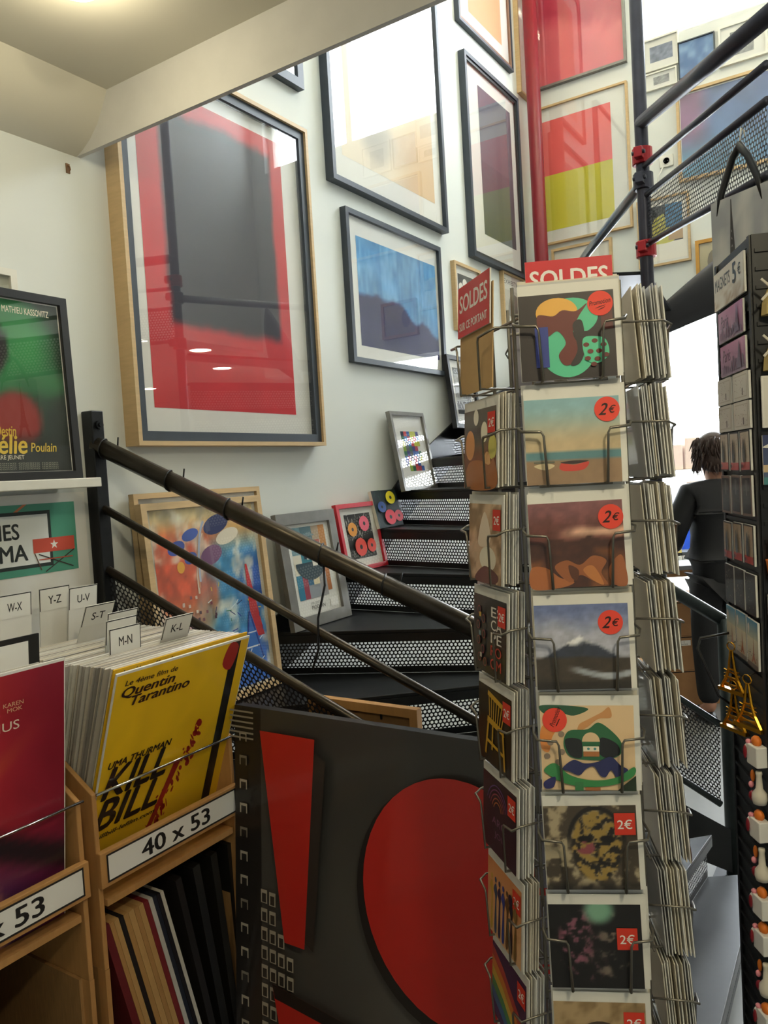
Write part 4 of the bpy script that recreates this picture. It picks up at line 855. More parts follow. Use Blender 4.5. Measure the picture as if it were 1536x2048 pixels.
        for i in range(5): a.line([(.45+(.12+.05*i)*math.cos(R(q)), .55+(.14+.055*i)*math.sin(R(q))) for q in range(20, 161, 14)], .002, ['c0703a', 'b05a44', 'a04a5a', '8a4a7a', '6a4a8a'][i])
        a.text('ARC', .3, .38, .012, '8a5a7a', width=.05); a.text('JOIE', .38, .2, .012, '8a5a7a', width=.04)
    elif k == 'dance':
        a.vgrad(0, 0, 1, 1, 'e6b483', 'd8905c')
        for i in range(7): x = .12+.12*i; c = ['c9a03a', '3f4f6a', '33284a', '2f3f8a', '6a4a2a', '2a2030', '8a6a3a'][i]; a.blob([(x-.03, .08), (x, .5), (x-.05, .62), (x+.02, .72), (x+.06, .6), (x+.035, .45), (x+.04, .08)], c); a.ell(x+.015, .77, .03, .04, c, 12)
        a.ell(.72, .74, .06, .08, '2a2036', 16)
    elif k == 'rainbow':
        a.rect(0, 0, 1, 1, '4a2a4e')
        for i, c in enumerate(['b0403a', 'cc7a3a', 'c9a84a', '4f8a5a', '3f6a9a', '4a3a6a']): a.poly([(0, .95-.14*i), (.35, .80-.14*i), (1, .35-.14*i), (1, .21-.14*i), (.35, .66-.14*i), (0, .81-.14*i)], c)
    elif k == 'kraft':
        a.rect(0, 0, 1, 1, 'c4a070')
    elif k == 'pie':
        a.rect(0, 0, 1, 1, 'dfe0e4')
        for i, c in enumerate(['4f8f4a', 'd0b03a', 'c85a3a', '3f8a6a']): a.ell(.5, .62, .28, .3, c, 12, 90*i, 90*i+90) if False else a.poly([(.5, .62)]+[(.5+.28*math.cos(R(q)), .62+.3*math.sin(R(q))) for q in range(90*i, 90*i+91, 15)], c)
    else:
        a.rect(0, 0, 1, 1, 'bdb9c2')
    return a
STK = {}
def sticker(parent, x, z, kind):
    """orange round or square price sticker printed on the sleeve"""
    if kind not in STK:
        a = Art(.034, .034)
        if kind == 'promo':
            a.ell(.5, .5, .5, .5, 'ec4a38', 32); a.text('Promotion', .5, .46, .0065, '2a1512', bold=.01, shear=.35, width=.029, align='c', rot=8)
            a.blob([(.3, .3), (.5, .38), (.72, .42), (.5, .35)], '2a1512', 4); a.blob([(.4, .22), (.55, .3), (.7, .35), (.56, .27)], '2a1512', 4)
        elif kind == 'round': a.ell(.5, .5, .5, .5, 'ec4a38', 32); a.text('2', .16, .27, .016, '2a1512', bold=.02, shear=.4, width=.0125); a.text('\u20ac', .56, .34, .0105, '2a1512', bold=.01, shear=.25, width=.0098)
        elif kind == 'upside': a.ell(.5, .5, .5, .5, 'ec4a38', 32); a.text('Promotion', .45, .2, .0065, '2a1512', bold=.01, shear=.35, width=.029, align='l', rot=68); a.line([(.55, .25), (.7, .55)], .0012, '2a1512')
        else: a.rect(.08, .05, .92, .95, 'd83a26'); a.text('2\u20ac', .5, .30, .013, 'f4efe8', bold=.012, width=.020, align='c')
        STK[kind] = a.mesh('price_sticker')
    o = bpy.data.objects.new('price_sticker', STK[kind]); link(o, parent); o.location = (x, -.0016, z); return o
CM = {}
def plain_key(w_, h_, m, thin):
    key = (round(w_, 4), round(h_, 4), m.name)
    if key not in CM:
        me = bpy.data.meshes.new('greeting_card'); b_ = MB().box((-w_/2, 0, 0), (w_/2, thin, h_)); me.from_pydata(b_.v, [], b_.f); me.materials.append(m); CM[key] = me
    return key
def card(face, row, depth, w_, h_, art=None, stick=None, label='', grp=None, dx=0., dz=0., tilt=0., m=None, yaw=0., lean=3.5, thin=.0016):
    x, y = rot2(dx, -FO-.030+depth, FACE[face])
    key = plain_key(w_, h_, m or M_card, thin)
    o = bpy.data.objects.new('greeting_card', CM[key]); COL.objects.link(o)
    W4 = Matrix.Translation(rk.location) @ Matrix.Rotation(RKA, 4, 'Z')
    o.location = W4 @ Vector((x, y, ZB-PITCHZ*row+dz)); o.rotation_euler = (-R(lean), R(tilt), RKA+FACE[face]*math.pi/2+R(yaw)); tag(o, label, 'card', grp)
    if art is not None: art.build('print', o, y=-.0005, z=art_z(art, h_), x=art_x(art, w_), m=INKG)
    if stick: sticker(o, *stick)
    return o
def art_z(a, h_): return .0
def art_x(a, w_): return -(w_-a.w)/2*.9
ROW = ('top', 'second', 'third', 'fourth', 'fifth', 'sixth', 'seventh', 'eighth', 'lowest')
FRONT = [('dots', 'promo', .042, .100, 'square card of a mint and brown abstract with dots in the top front pocket'), ('beach', 'round', .044, .100, 'card of two boats on a beach in the second front pocket'),
         ('desert', 'round', .044, .095, 'card of red desert rocks in the third front pocket'), ('snow', 'round', .036, .092, 'card of a snowy mountain in the fourth front pocket'),
         ('hat', 'upside', -.048, .098, 'card of a green hat abstract in the fifth front pocket'), ('face', 'square', .044, .092, 'card of a paint spattered portrait in the sixth front pocket'),
         ('petals', 'square', .040, .070, 'card of dark tangled petals in the seventh front pocket'), ('map', 'square', .044, .09, 'brown card with a dark disc in the eighth front pocket'), ('plain', None, 0, 0, 'plain card in the lowest front pocket')]
for i, (k, s, sx, sz, lab) in enumerate(FRONT):
    card('front', i, 0, .136, .132, scene_card(k), (sx, sz-.017, s) if s else None, lab, tilt=[0, .5, -.4, .3, 1.2, -.3, -.2, .2, 0][i])
    for q in range(3): card('front', i, .005+.005*q, .136, .132, None, None, 'white card tucked behind the first card in the %s front pocket' % ROW[i], 'cards behind the front pockets', dx=random.uniform(-.003, .004), dz=.004+.003*q, m=random.choice([M_card, M_cream, M_film]), tilt=random.uniform(-.6, .6))
ROW = ('top', 'second', 'third', 'fourth', 'fifth', 'sixth', 'seventh', 'eighth', 'lowest')
LEFT = [('kraft', None, 'kraft brown board under the sale sign in the top left pocket'), ('glow', 1, 'card of warm glowing lights in the second left pocket'), ('bloom', 1, 'card of pale blooms in the third left pocket'), ('escape', 1, 'dark card lettered ESCAPE ROOM in the left side pocket'), ('chair', 1, 'dark card with a yellow chair drawing in the left side pocket'), ('neon', 1, 'plum card with fine neon arcs in the left side pocket'), ('dance', 1, 'peach card with a row of figures in the left side pocket'), ('rainbow', 1, 'rainbow striped card in the left side pocket'), ('plain', None, 'plain card in the lowest left side pocket')]
for i, (k, s, lab) in enumerate(LEFT):
    if k == 'kraft': card('left', i, 0, .130, .150, None, None, lab, m=M_kraft); continue
    card('left', i, 0, .136, .132, scene_card(k), (.045, .078, 'square') if s else None, lab)
    for q in range(5): card('left', i, .005+.0045*q, .136, .132, None, None, 'white card filed behind the first card in the %s left side pocket' % ROW[i], 'cards behind the left pockets', dx=random.uniform(-.003, .004), dz=random.uniform(0, .005), m=random.choice([M_card, M_cream, M_film]), tilt=random.uniform(-.8, .8))
RK = ['bloom', 'snow', 'glow', 'beach', 'map', 'desert', 'neon', 'petals', 'plain']
for i in range(NR):
    card('right', i, -.0065, .136, .132, scene_card(RK[i]), None, 'outermost printed card in the %s right side pocket of the spinner' % ROW[i])
    for q in range(9): card('right', i, -.002+.0045*q, .136, .132, None, None, 'sleeved card seen edge on in the %s right side pocket of the spinner' % ROW[i], 'cards in the right side pockets', dx=random.uniform(-.004, .004), dz=random.uniform(0, .006), m=random.choice([M_card, M_cream, M_film, M_film]), tilt=random.uniform(-1.2, 1.2), yaw=random.uniform(-1.5, 1.5))
    for q in range(2): card('back', i, .01+.006*q, .132, .128, None, None, 'grey card back in the %s rear pocket of the spinner' % ROW[i], 'cards in the rear pockets', dx=random.uniform(-.004, .004), dz=random.uniform(0, .006), m=mat('grey_card_back', (.55, .54, .58), .6))
# sale signs
def sale(lab, face, dx, z, w_, h_, lines, dep, lean=0., ext=.08):
    x, y = rot2(dx, -FO-.030+dep, FACE[face]); W4 = Matrix.Translation(rk.location) @ Matrix.Rotation(RKA, 4, 'Z')
    e = box((-w_/2, 0, -ext), (w_/2, .002, h_)).build('sale_sign', M_card); e.location = W4 @ Vector((x, y, z)); e.rotation_euler = (-R(lean), 0, RKA+FACE[face]*math.pi/2); tag(e, lab, 'sign')
    a = Art(w_, h_); a.rect(0, 0, 1, 1, 'd0232c')
    for t, yy, hh, ww in lines: a.text(t, .5, yy, hh, 'f4efea', bold=.03, width=ww, align='c')
    a.build('print', e, y=-.0006, m=INKG); return e
sale('red SOLDES sign above the front pockets of the card spinner', 'front', .004, ZB+.121, .118, .046, [('SOLDES', .18, .024, .105)], .020)
sale('red SOLDES SUR CE PORTANT sign over the kraft board on the spinner', 'left', .0, ZB+.09, .128, .078, [('SOLDES', .48, .026, .112), ('SUR CE PORTANT', .12, .012, .112)], .0015, lean=3.5, ext=.0)

# ------------------------------------------------------------------ souvenir magnet tower at the right
NEAR = Vector((1.443, .188, 0)); FAR = Vector((1.625, .270, 0)); dL = (FAR-NEAR).normalized(); LW = (FAR-NEAR).length
dF = Vector((dL.y, -dL.x, 0)); TH1 = math.atan2(-dL.y, -dL.x); TH2 = math.atan2(dF.y, dF.x)
mt = empty('magnet_tower', (FAR.x, FAR.y, 0), rz=TH1); tag(mt, 'black square tower of souvenir magnets at the right edge', 'display rack')
def gridwall(parent, x0, x1, name='pegboard'):
    o = box((x0, .002, .06), (x1, .012, 1.985)).build(name, M_plastic, parent)
    for k in range(64): box((x0+.004, -.002, .08+.03*k), (x1-.004, .002, .086+.03*k)).build('slat', M_plastic, o)
    return o
gridwall(mt, 0, LW)
for x in (0, LW): box((x-.006, -.003, 0), (x+.006, .016, 2.0)).build('corner_post', M_plastic, mt)
fr = empty('front_face', (0, 0, 0)); bpy.data.objects.remove(fr)
L2 = Matrix.Rotation(TH1, 4, 'Z'); Tm = Matrix.Translation(FAR) @ L2
def face_l(u_, z, out=0.): return Tm @ Vector((u_, -.004-out, z))
T2 = Matrix.Translation(NEAR) @ Matrix.Rotation(TH2, 4, 'Z')
def face_f(u_, z, out=0.): return T2 @ Vector((u_, -.0155-out, z))
o = MB().box((LW, .0, .06), (LW+.01, .22, 1.985)).build('pegboard', M_plastic, mt)
for k in range(64): box((LW+.01, .004, .08+.03*k), (LW+.013, .21, .086+.03*k)).build('slat', M_plastic, o)
box((0, .0, 1.985), (LW+.01, .22, 2.0)).build('cap', M_plastic, mt); box((-.02, -.02, 0), (LW+.03, .24, .06)).build('base', M_plastic, mt)
def plaque(name, label, cat, u_, z, w_, h_, art, side='l', th=.004, m=None, group=None, tilt=0., out=0.):
    o = box((-w_/2, -th, 0), (w_/2, 0, h_)).build(name, m or M_card, None, bevel=.0008); o.location = (face_l if side == 'l' else face_f)(u_, z, out); o.rotation_euler = (0, R(tilt), TH1 if side == 'l' else TH2)
    tag(o, label, cat, group); art.build('print', o, y=-th-.0005, m=INKG); return o
a = Art(LW*.92, .068); a.grid(lambda u, v: mixc(np.array(hx('e8e0cf')), np.array(hx('b79a72')), sstep(.55, .1, v)*sstep(.3, .7, fbm(u, v, 7))), 16, 10); a.text('MAGNETS', .05, .50, .022, '1d1b1a', bold=.02, width=.095); a.text('5', .66, .40, .034, '1d1b1a', bold=.04); a.text('\u20ac', .83, .50, .020, '1d1b1a', bold=.01)
plaque('price_sign', 'white MAGNETS 5 euro price sign at the top of the magnet tower', 'sign', LW*.5, 1.912, LW*.92, .068, a)
def pinkm(s):
    a = Art(.15, .056); a.vgrad(0, 0, 1, 1, '9a7f98', 'c97aa8'); a.text('Paris', .1, .45, .022, '6a3f5c', bold=.01, shear=.3, width=.05)
    for k in range(12): x = .08+.075*k; a.rect(x, .08, x+.04, .2+.4*random.random(), '7d5f7c')
    a.poly([(.72, .1), (.80, .95), (.88, .1)], '6d5070'); return a
plaque('souvenir_magnet', 'upper wide pink city magnet on the tower', 'magnet', LW*.52, 1.848, .15, .056, pinkm(0)); plaque('souvenir_magnet', 'lower wide pink city magnet on the tower', 'magnet', LW*.55, 1.785, .15, .056, pinkm(1))
def tile():
    a = Art(.086, .048); a.rect(0, 0, 1, 1, 'd8d0c2'); a.rect(.08, .1, .92, .9, 'c4b8a6'); a.rect(.1, .14, .9, .86, 'd9d1c4')
    for k in range(30): x, y = random.uniform(.1, .88), random.uniform(.14, .82); a.rect(x, y, x+.03, y+.03, random.choice(['b09a8a', '9a7f74', 'c9bfb0']))
    a.rect(.75, .15, .82, .4, '6a5a50'); return a
for i in range(2):
    for j in range(2): plaque('souvenir_magnet', '%s %s beige map magnet in the block of four' % (('upper', 'lower')[1-i], ('left', 'right')[j]), 'magnet', LW*.25+LW*.5*j, 1.684+.05*i, .092, .047, tile())
def ticket(bgc, figc, base, h_=.07):
    a = Art(.056, h_); a.rect(0, 0, 1, 1, '2a2523'); a.rect(.08, .03, .92, .96, bgc); a.rect(.08, .03, .92, .22 if base else .03, base or bgc)
    for k in range(18): x, y = random.uniform(.12, .85), random.uniform(.3, .9); a.line([(x, y), (x+.05, y+.02)], .0006, '6a5a4a')
    a.blob([(.42, .24), (.58, .24), (.62, .45), (.56, .7), (.5, .82), (.44, .7), (.38, .45)], figc, 4)
    if base: a.ell(.3, .13, .08, .05, '5c1a1c', 10)
    return a
def swan():
    a = Art(.056, .07); a.rect(0, 0, 1, 1, '7d6258'); a.rect(.1, .06, .9, .94, '2c2726'); a.ell(.5, .62, .3, .28, '4d4644', 18, 0, 180); a.poly([(.48, .5), (.56, .5), (.62, .85), (.5, .9), (.42, .8)], '6a6462'); a.rect(.15, .06, .85, .3, '1a1617'); return a
def tall():
    a = Art(.056, .072); a.rect(0, 0, 1, 1, '3a2620'); a.rect(.1, .04, .9, .96, '241c1a')
    for k in range(22): x, y = random.uniform(.15, .8), random.uniform(.1, .9); a.rect(x, y, x+.05, y+.03, random.choice(['6a5a52', '8a7a70', '4a3a34']))
    return a
def eiff():
    a = Art(.058, .084); a.vgrad(0, 0, 1, .62, 'a38f72', 'cfc2a2'); a.vgrad(0, .62, 1, 1, 'b9b79c', '3f86a8'); a.poly([(.42, .12), (.55, .30), (.60, .62), (.64, .30), (.80, .12), (.70, .12), (.61, .2), (.52, .12)], 'a0562e'); a.ell(.18, .8, .09, .10, 'd9c9b8', 14); a.poly([(.1, .76), (.26, .76), (.18, .66)], 'd9c9b8'); a.rect(.0, .0, 1, .1, '6a5a4c')
    for k in range(14): x, y = random.uniform(.02, .9), random.uniform(.12, .35); a.rect(x, y, x+.05, y+.02, '5a4a3e')
    return a
POS = ('left', 'middle', 'right')
for r_, (z, mk, th, lab, hh) in enumerate([(1.612, lambda: ticket('c6b6a2', '4a4440', 'c2534e'), .004, 'tan ticket magnet with red foot', .07), (1.533, swan, .004, 'dark arched swan magnet', .07), (1.447, lambda: ticket('a38a6c', '2a2522', 'b03a34'), .004, 'dark brown ticket magnet with red foot', .07), (1.362, tall, .004, 'tall near black relief magnet', .072), (1.270, eiff, .006, 'blue and cream tower magnet', .084)]):
    for j in range(3):
        a = mk(); plaque('souvenir_magnet', '%s, %s of its row of three' % (lab, POS[j]), 'magnet', LW*(.18+.32*j), z+random.uniform(-.002, .002), a.w, a.h, a, tilt=random.uniform(-1.5, 1.5))
# golden tower keyrings
M_goldp = mat('shiny_gold', (.85, .62, .16), .25, metal=.9, noise=.08, scale=80)
def keyring(u_, z, lab):
    e = empty('tower_keyring', face_l(u_, z, .014), rz=TH1+R(25)); tag(e, lab, 'keyring'); e.scale = (1.3, 1.3, 1.0)
    m = MB(); 
    for s in (-1, 1):
        m.tube([(s*.022, 0, -.03), (s*.012, 0, -.010), (s*.006, 0, .01), (s*.002, 0, .045)], [.003, .0026, .002, .0012], 6)
    for zz, hw in ((-.022, .018), (-.008, .012), (.008, .007)): m.tube([(-hw, 0, zz), (hw, 0, zz)], .002, 6)
    for zz in (-.026, -.016, -.002): m.tube([(-.016, 0, zz), (.016, 0, zz+.008)], .001, 5); m.tube([(.016, 0, zz), (-.016, 0, zz+.008)], .001, 5)
    m.box((-.026, -.004, -.036), (.026, .004, -.029)); m.build('tower', M_goldp, e)
    MB().tube([(.008*math.cos(q*.7), 0, .052+.008*math.sin(q*.7)) for q in range(9)], .001, 5, closed=True).build('ring', M_goldp, e); MB().tube([(0, 0, .058), (0, .018, .062)], .0012, 5).build('peg', M_wire, e)
keyring(LW*.33, 1.232, 'upper left golden tower keyring on the magnet tower'); keyring(LW*.80, 1.195, 'right golden tower keyring on the magnet tower'); keyring(LW*.35, 1.160, 'lower left golden tower keyring on the magnet tower')
# goose chef and wine figurine magnets down the near corner
def fig_house(z, lab, u_=LW*.93):
    e = empty('figurine_magnet', face_l(u_, z, .006), rz=TH1+R(12)); tag(e, lab, 'magnet')
    box((-.014, -.016, 0), (.020, .004, .036)).build('block', M_card, e, bevel=.002); MB().ell((-.016, -.012, .020), .008, .007, .013).build('figure', M_card, e, smooth=True); MB().ell((-.012, -.019, .020), .004, .003, .012).build('scarf', M_redp, e, smooth=True)
    MB().ell((.003, -.006, .042), .011, .008, .010, 8, 6).build('crest', mat('orange_paint', (.90, .48, .14), .5), e, smooth=True); MB().ell((-.012, -.012, .037), .006, .005, .005, 8, 6).build('cheek', mat('pink_paint', (.93, .58, .62), .5), e, smooth=True)
def fig_bottle(z, lab, u_=LW*.93):
    e = empty('figurine_magnet', face_l(u_, z, .006), rz=TH1+R(10)); tag(e, lab, 'magnet')
    MB().lathe([(.011, 0), (.013, .008), (.012, .018), (.006, .026), (.0045, .048), (.0055, .052), (.005, .056)], 12).build('bottle', M_cream, e, smooth=True, loc=(.008, -.006, 0)); MB().ell((-.003, -.013, .010), .008, .006, .009).build('apron', M_redp, e, smooth=True)
    MB().ell((-.012, -.010, .026), .005, .005, .006, 8, 6).build('cheek', mat('pink_paint', (.93, .58, .62), .5), e, smooth=True); MB().ell((-.010, -.008, .042), .005, .004, .011, 8, 6).build('crest', mat('orange_paint', (.90, .48, .14), .5), e, smooth=True); MB().ell((-.017, -.006, .034), .003, .003, .009, 8, 6).build('scarf', mat('blue_paint', (.12, .2, .5), .5), e, smooth=True)
for k, (z, f) in enumerate([(1.105, 0), (1.040, 1), (.975, 0), (.905, 1), (.838, 0), (.775, 0), (.700, 1), (.63, 0)]):
    nm = ('topmost', 'second', 'third', 'fourth', 'fifth', 'sixth', 'seventh', 'lowest')[k]; (fig_bottle if f else fig_house)(z, '%s hanging figurine magnet in the right edge column, white with red' % nm)
# front face goods
def mill(z, lab):
    e = empty('windmill_magnet', face_f(.030, z, .004), rz=TH2); tag(e, lab, 'magnet')
    MB().lathe([(.022, 0), (.020, .02), (.012, .04), (.002, .052)], 10).build('body', mat('straw_paint', (.75, .66, .42), .6), e)
    for q in range(4): MB().tube([(-.010, -.022, .038), (-.010+.024*math.cos(R(45+90*q)), -.022, .038+.024*math.sin(R(45+90*q)))], .0022, 5).build('sail', M_cream, e)
mill(1.865, 'upper straw coloured windmill magnet at the right edge'); mill(1.775, 'lower straw coloured windmill magnet at the right edge')
a = Art(.075, .085); a.rect(0, 0, 1, 1, 'e4e0d6'); a.rect(.04, .04, .96, .96, 'd9d5ca'); a.text('I', .42, .3, .012, '2a2826', bold=.02); a.text('PARIS', .18, .08, .014, '2a2826', bold=.02, width=.05); a.poly([(.2, .3), (.5, .9), (.6, .3)], 'c3b5ab')
plaque('souvenir_magnet', 'cream PARIS plate magnet at the right edge', 'magnet', .042, 1.682, .075, .085, a, 'f')
a = Art(.078, .082); a.vgrad(0, 0, 1, 1, '4a5a78', '2c3560'); a.ell(.16, .62, .05, .05, 'e9e2d0', 14); a.blob([(.0, .75), (.3, .86), (.7, .8), (.5, .74)], 'e9e4d6', 4); a.rect(0, .25, 1, .4, 'c9b08a'); a.rect(0, 0, 1, .15, '3f7f80'); a.blob([(.2, .14), (.6, .2), (.9, .12), (.5, .05)], 'd0583a', 4); a.rect(.5, .4, .8, .7, '7d8a6a')
plaque('souvenir_magnet', 'night scene magnet with boat at the right edge', 'magnet', .042, 1.588, .078, .082, a, 'f')
e = empty('bread_basket_magnet', face_f(.028, 1.42, .006), rz=TH2); tag(e, 'orange basket of loaves magnet at the right edge', 'magnet'); MO = mat('baked_orange', (.85, .45, .10), .5, noise=.2, scale=80)
MB().lathe([(.016, 0), (.022, .008), (.026, .04), (.027, .044)], 16).build('basket', MO, e, smooth=True)
for q, x in enumerate((-.014, -.004, .008, .016)): MB().tube([(x*.7, -.004, .03), (x, -.006, .055), (x*1.3, -.008, .078)], [.005, .006, .003], 8).build('loaf', MO, e, smooth=True)
for z, c1, c2, lb in [(1.32, '8a4638', 'c9a07a', 'rust framed'), (1.225, 'c0567f', 'd98aa8', 'pink framed'), (1.13, '6a3a36', 'a88a7a', 'dark red framed')]:
    a = Art(.07, .085); a.rect(0, 0, 1, 1, c1); a.rect(.12, .1, .88, .9, c2); a.ell(.4, .75, .18, .1, '2a2322', 14); a.poly([(.3, .1), (.5, .55), (.7, .1)], '5a4438')
    plaque('souvenir_magnet', '%s picture magnet at the right edge' % lb, 'magnet', .038, z, .07, .085, a, 'f')
e = empty('bent_hook', face_l(.02, 1.30, .0), rz=TH1); tag(e, 'black bent display hook sticking out beside the golden keyrings', 'hook'); MB().tube([(.0, 0, .0), (-.012, -.055, -.012), (-.005, -.062, -.03), (.01, -.03, -.12), (.02, -.004, -.14)], .0025, 8).build('wire', M_plastic, e, smooth=True)

# ------------------------------------------------------------------ tote bag
def sight(px, py, d): return CAM+(Fw+Rt*((px-768)/FPX)-Up*((py-1024)/FPX))*d
B0, B1 = sight(1430, 398, 1.95), sight(1550, 366, 1.80); bw_ = (B1-B0).to_2d().length; ang = math.atan2(B1.y-B0.y, B1.x-B0.x); zt = (B0.z+B1.z)/2
e = empty('tote_bag', ((B0.x+B1.x)/2, (B0.y+B1.y)/2, zt-.26), rz=ang); tag(e, 'canvas tote bag printed with a grey iron tower hanging on the stair rail', 'bag')
m = MB(); nx = 10
for i in range(nx):
    for j in range(8):
        def q_(i, j): u = i/nx-.5; v = j/8; return (u*bw_, -.012*math.cos(u*math.pi)*(1-v*.6)-.003*math.sin(9*u+6*v), v*.26-.006*math.cos(u*2*math.pi)*(v > .99))
        m.quad(q_(i, j), q_(i+1, j), q_(i+1, j+1), q_(i, j+1))
m.quad(*[(x, .02, z) for x, z in ((bw_/2, 0), (-bw_/2, 0), (-bw_/2, .26), (bw_/2, .26))]); m.build('canvas_body', mat('grey_canvas', (.66, .66, .64), .8, noise=.05), e, smooth=True, weld=True)
a = Art(bw_*.98, .255); a.grid(lambda u, v: mixc(np.array(hx('b8b8b2')), np.array(hx('96989a')), sstep(.3, .7, fbm(u, v, 5))), 12, 12)
cx = .36
a.poly([(cx-.16, .0), (cx-.09, .2), (cx-.045, .45), (cx-.018, .80), (cx-.008, .97), (cx+.008, .97), (cx+.018, .80), (cx+.05, .45), (cx+.11, .2), (cx+.2, .0), (cx+.12, .0), (cx+.04, .2), (cx-.02, .2), (cx-.08, .0)], '3a3838'); a.rect(cx-.12, .17, cx+.14, .22, '333131'); a.rect(cx-.055, .43, cx+.06, .46, '333131')
for k in range(7): y = .24+.07*k; w2 = .05*(1-k/9); a.poly([(cx-w2*.5, y), (cx, y+.03), (cx+w2*.5, y), (cx, y+.012)], '8f8f8c')
a.build('print', e, y=-.018)
for s in (-1,):
    MB().tube([(-.065, -.010, .22), (-.055, -.012, .27), (-.020, -.010, .345), (.0, -.008, .365), (.022, -.010, .335), (.05, -.012, .27), (.062, -.010, .22)], .0085, 8).build('strap', M_plastic, e, smooth=True)
MB().tube([(-.012, 0, .345), (.0, -.005, .39), (.006, -.008, .405), (.010, -.004, .398), (.008, 0, .385)], .0018, 6).build('wire_hook', M_white, e, smooth=True)

# ------------------------------------------------------------------ person at the counter
def skin(name, joints, edges, m, parent, sub=2, root=0):
    me = bpy.data.meshes.new(name); me.from_pydata([j[0] for j in joints], edges, []); o = bpy.data.objects.new(name, me); link(o, parent); me.materials.append(m)
    s_ = o.modifiers.new('skin', 'SKIN'); s_.use_smooth_shade = True
    if not me.skin_vertices: bpy.context.view_layer.update()
    for i, j in enumerate(joints):
        sv = me.skin_vertices[0].data[i]; r_ = j[1]; sv.radius = (r_, r_) if not isinstance(r_, tuple) else r_; sv.use_root = (i == root)
    b = o.modifiers.new('subdivision', 'SUBSURF'); b.levels = sub; b.render_levels = sub; return o
pe = empty('person', (5.13, .90, 0), rz=YAW-math.pi/2); tag(pe, 'person in a black jacket and dark trousers standing at the counter seen from behind', 'person')
SKN = mat('skin_tone', (.72, .52, .42), .55, noise=.05); JK = mat('black_jacket', (.03, .03, .045), .8, noise=.15, scale=40); TR = mat('dark_trousers', (.05, .05, .06), .85, noise=.1); HR = mat('brown_hair', (.24, .16, .12), .6, noise=.3, scale=60, stretch=(6, 6, 1)); SH = mat('dark_shoe', (.06, .055, .055), .5)
J = [((0, .02, .95), .08), ((0, .02, 1.12), .08), ((0, .02, 1.30), .085), ((0, .01, 1.45), .06), ((0, .03, 1.52), .055), ((0, .05, 1.60), .075), ((0, .06, 1.68), .085), ((0, .05, 1.755), .06),
     ((.17, .0, 1.42), .045), ((.26, -.02, 1.17), .04), ((.20, .20, 1.06), .034), ((.18, .29, 1.05), .03), ((-.17, .0, 1.42), .045), ((-.27, -.02, 1.17), .04), ((-.20, .20, 1.06), .034), ((-.18, .29, 1.05), .03),
     ((.09, .0, .88), .06), ((.10, .02, .50), .05), ((.10, -.02, .09), .042), ((.11, .10, .04), .035), ((-.09, .0, .88), .06), ((-.10, .02, .50), .05), ((-.10, -.02, .09), .042), ((-.11, .10, .04), .035)]
E_ = [(0, 1), (1, 2), (2, 3), (3, 4), (4, 5), (5, 6), (6, 7), (2, 8), (8, 9), (9, 10), (10, 11), (2, 12), (12, 13), (13, 14), (14, 15), (0, 16), (16, 17), (17, 18), (18, 19), (0, 20), (20, 21), (21, 22), (22, 23)]
for sgn, hb in ((1, 11), (-1, 15)):
    hp = Vector(J[hb][0])
    for f, (dx, ln) in enumerate([(-.026, .062), (-.009, .074), (.008, .07), (.024, .055)]):
        n0 = len(J); J += [((hp.x+dx, hp.y+.045, hp.z-.004), .009), ((hp.x+dx*1.1, hp.y+.045+ln*.6, hp.z-.014), .0085), ((hp.x+dx*1.1, hp.y+.045+ln, hp.z-.034), .0075)]; E_ += [(hb, n0), (n0, n0+1), (n0+1, n0+2)]
    n0 = len(J); J += [((hp.x-sgn*.034, hp.y+.015, hp.z-.008), .010), ((hp.x-sgn*.05, hp.y+.05, hp.z-.02), .0085)]; E_ += [(hb, n0), (n0, n0+1)]
skin('body', J, E_, SKN, pe)
for sx in (-1, 1): MB().ell((sx*.083, .05, 1.645), .012, .02, .03).build('ear', SKN, pe, smooth=True)
MB().ell((0, .148, 1.645), .014, .02, .022).build('nose', SKN, pe, smooth=True)
JJ = [((0, 0, .90), (.175, .15)), ((0, .0, 1.02), (.17, .14)), ((0, .0, 1.16), (.17, .135)), ((0, .0, 1.30), (.18, .135)), ((0, -.005, 1.42), (.13, .10)), ((0, .01, 1.50), (.07, .065)), ((.17, -.01, 1.415), .085), ((.275, -.03, 1.18), .075), ((.21, .18, 1.075), .055), ((-.17, -.01, 1.415), .085), ((-.285, -.03, 1.18), .075), ((-.21, .18, 1.075), .055), ((0, 0, .84), (.17, .145))]
skin('jacket', JJ, [(0, 1), (1, 2), (2, 3), (3, 4), (4, 5), (4, 6), (6, 7), (7, 8), (4, 9), (9, 10), (10, 11), (0, 12)], JK, pe, root=2)
TJ = [((0, 0, .92), (.14, .115)), ((.09, .0, .84), .105), ((.10, .02, .50), .085), ((.10, -.01, .10), .07), ((-.09, .0, .84), .105), ((-.10, .02, .50), .085), ((-.10, -.01, .10), .07)]
skin('trousers', TJ, [(0, 1), (1, 2), (2, 3), (0, 4), (4, 5), (5, 6)], TR, pe)
for sx in (-1, 1): MB().ell((sx*.105, .045, .035), .048, .135, .042, 14, 8).build('shoe', SH, pe, smooth=True)
hm = MB().ell((0, .035, 1.675), .108, .120, .118, 24, 14).ell((0, .0, 1.615), .100, .095, .075, 20, 10)
for k in range(340):
    q = random.uniform(math.pi*.85, math.pi*2.15); rr = random.uniform(.085, .108); z0 = random.uniform(1.59, 1.76); x, y = rr*math.cos(q), .03+rr*math.sin(q)*1.05
    hm.tube([(x, y, z0), (x*1.14, y*1.10-.004, z0-.03), (x*1.2+random.uniform(-.016, .016), y*1.15-.006, z0-random.uniform(.05, .085))], [.007, .006, .0012], 4)
hm.build('hair', HR, pe, smooth=True)

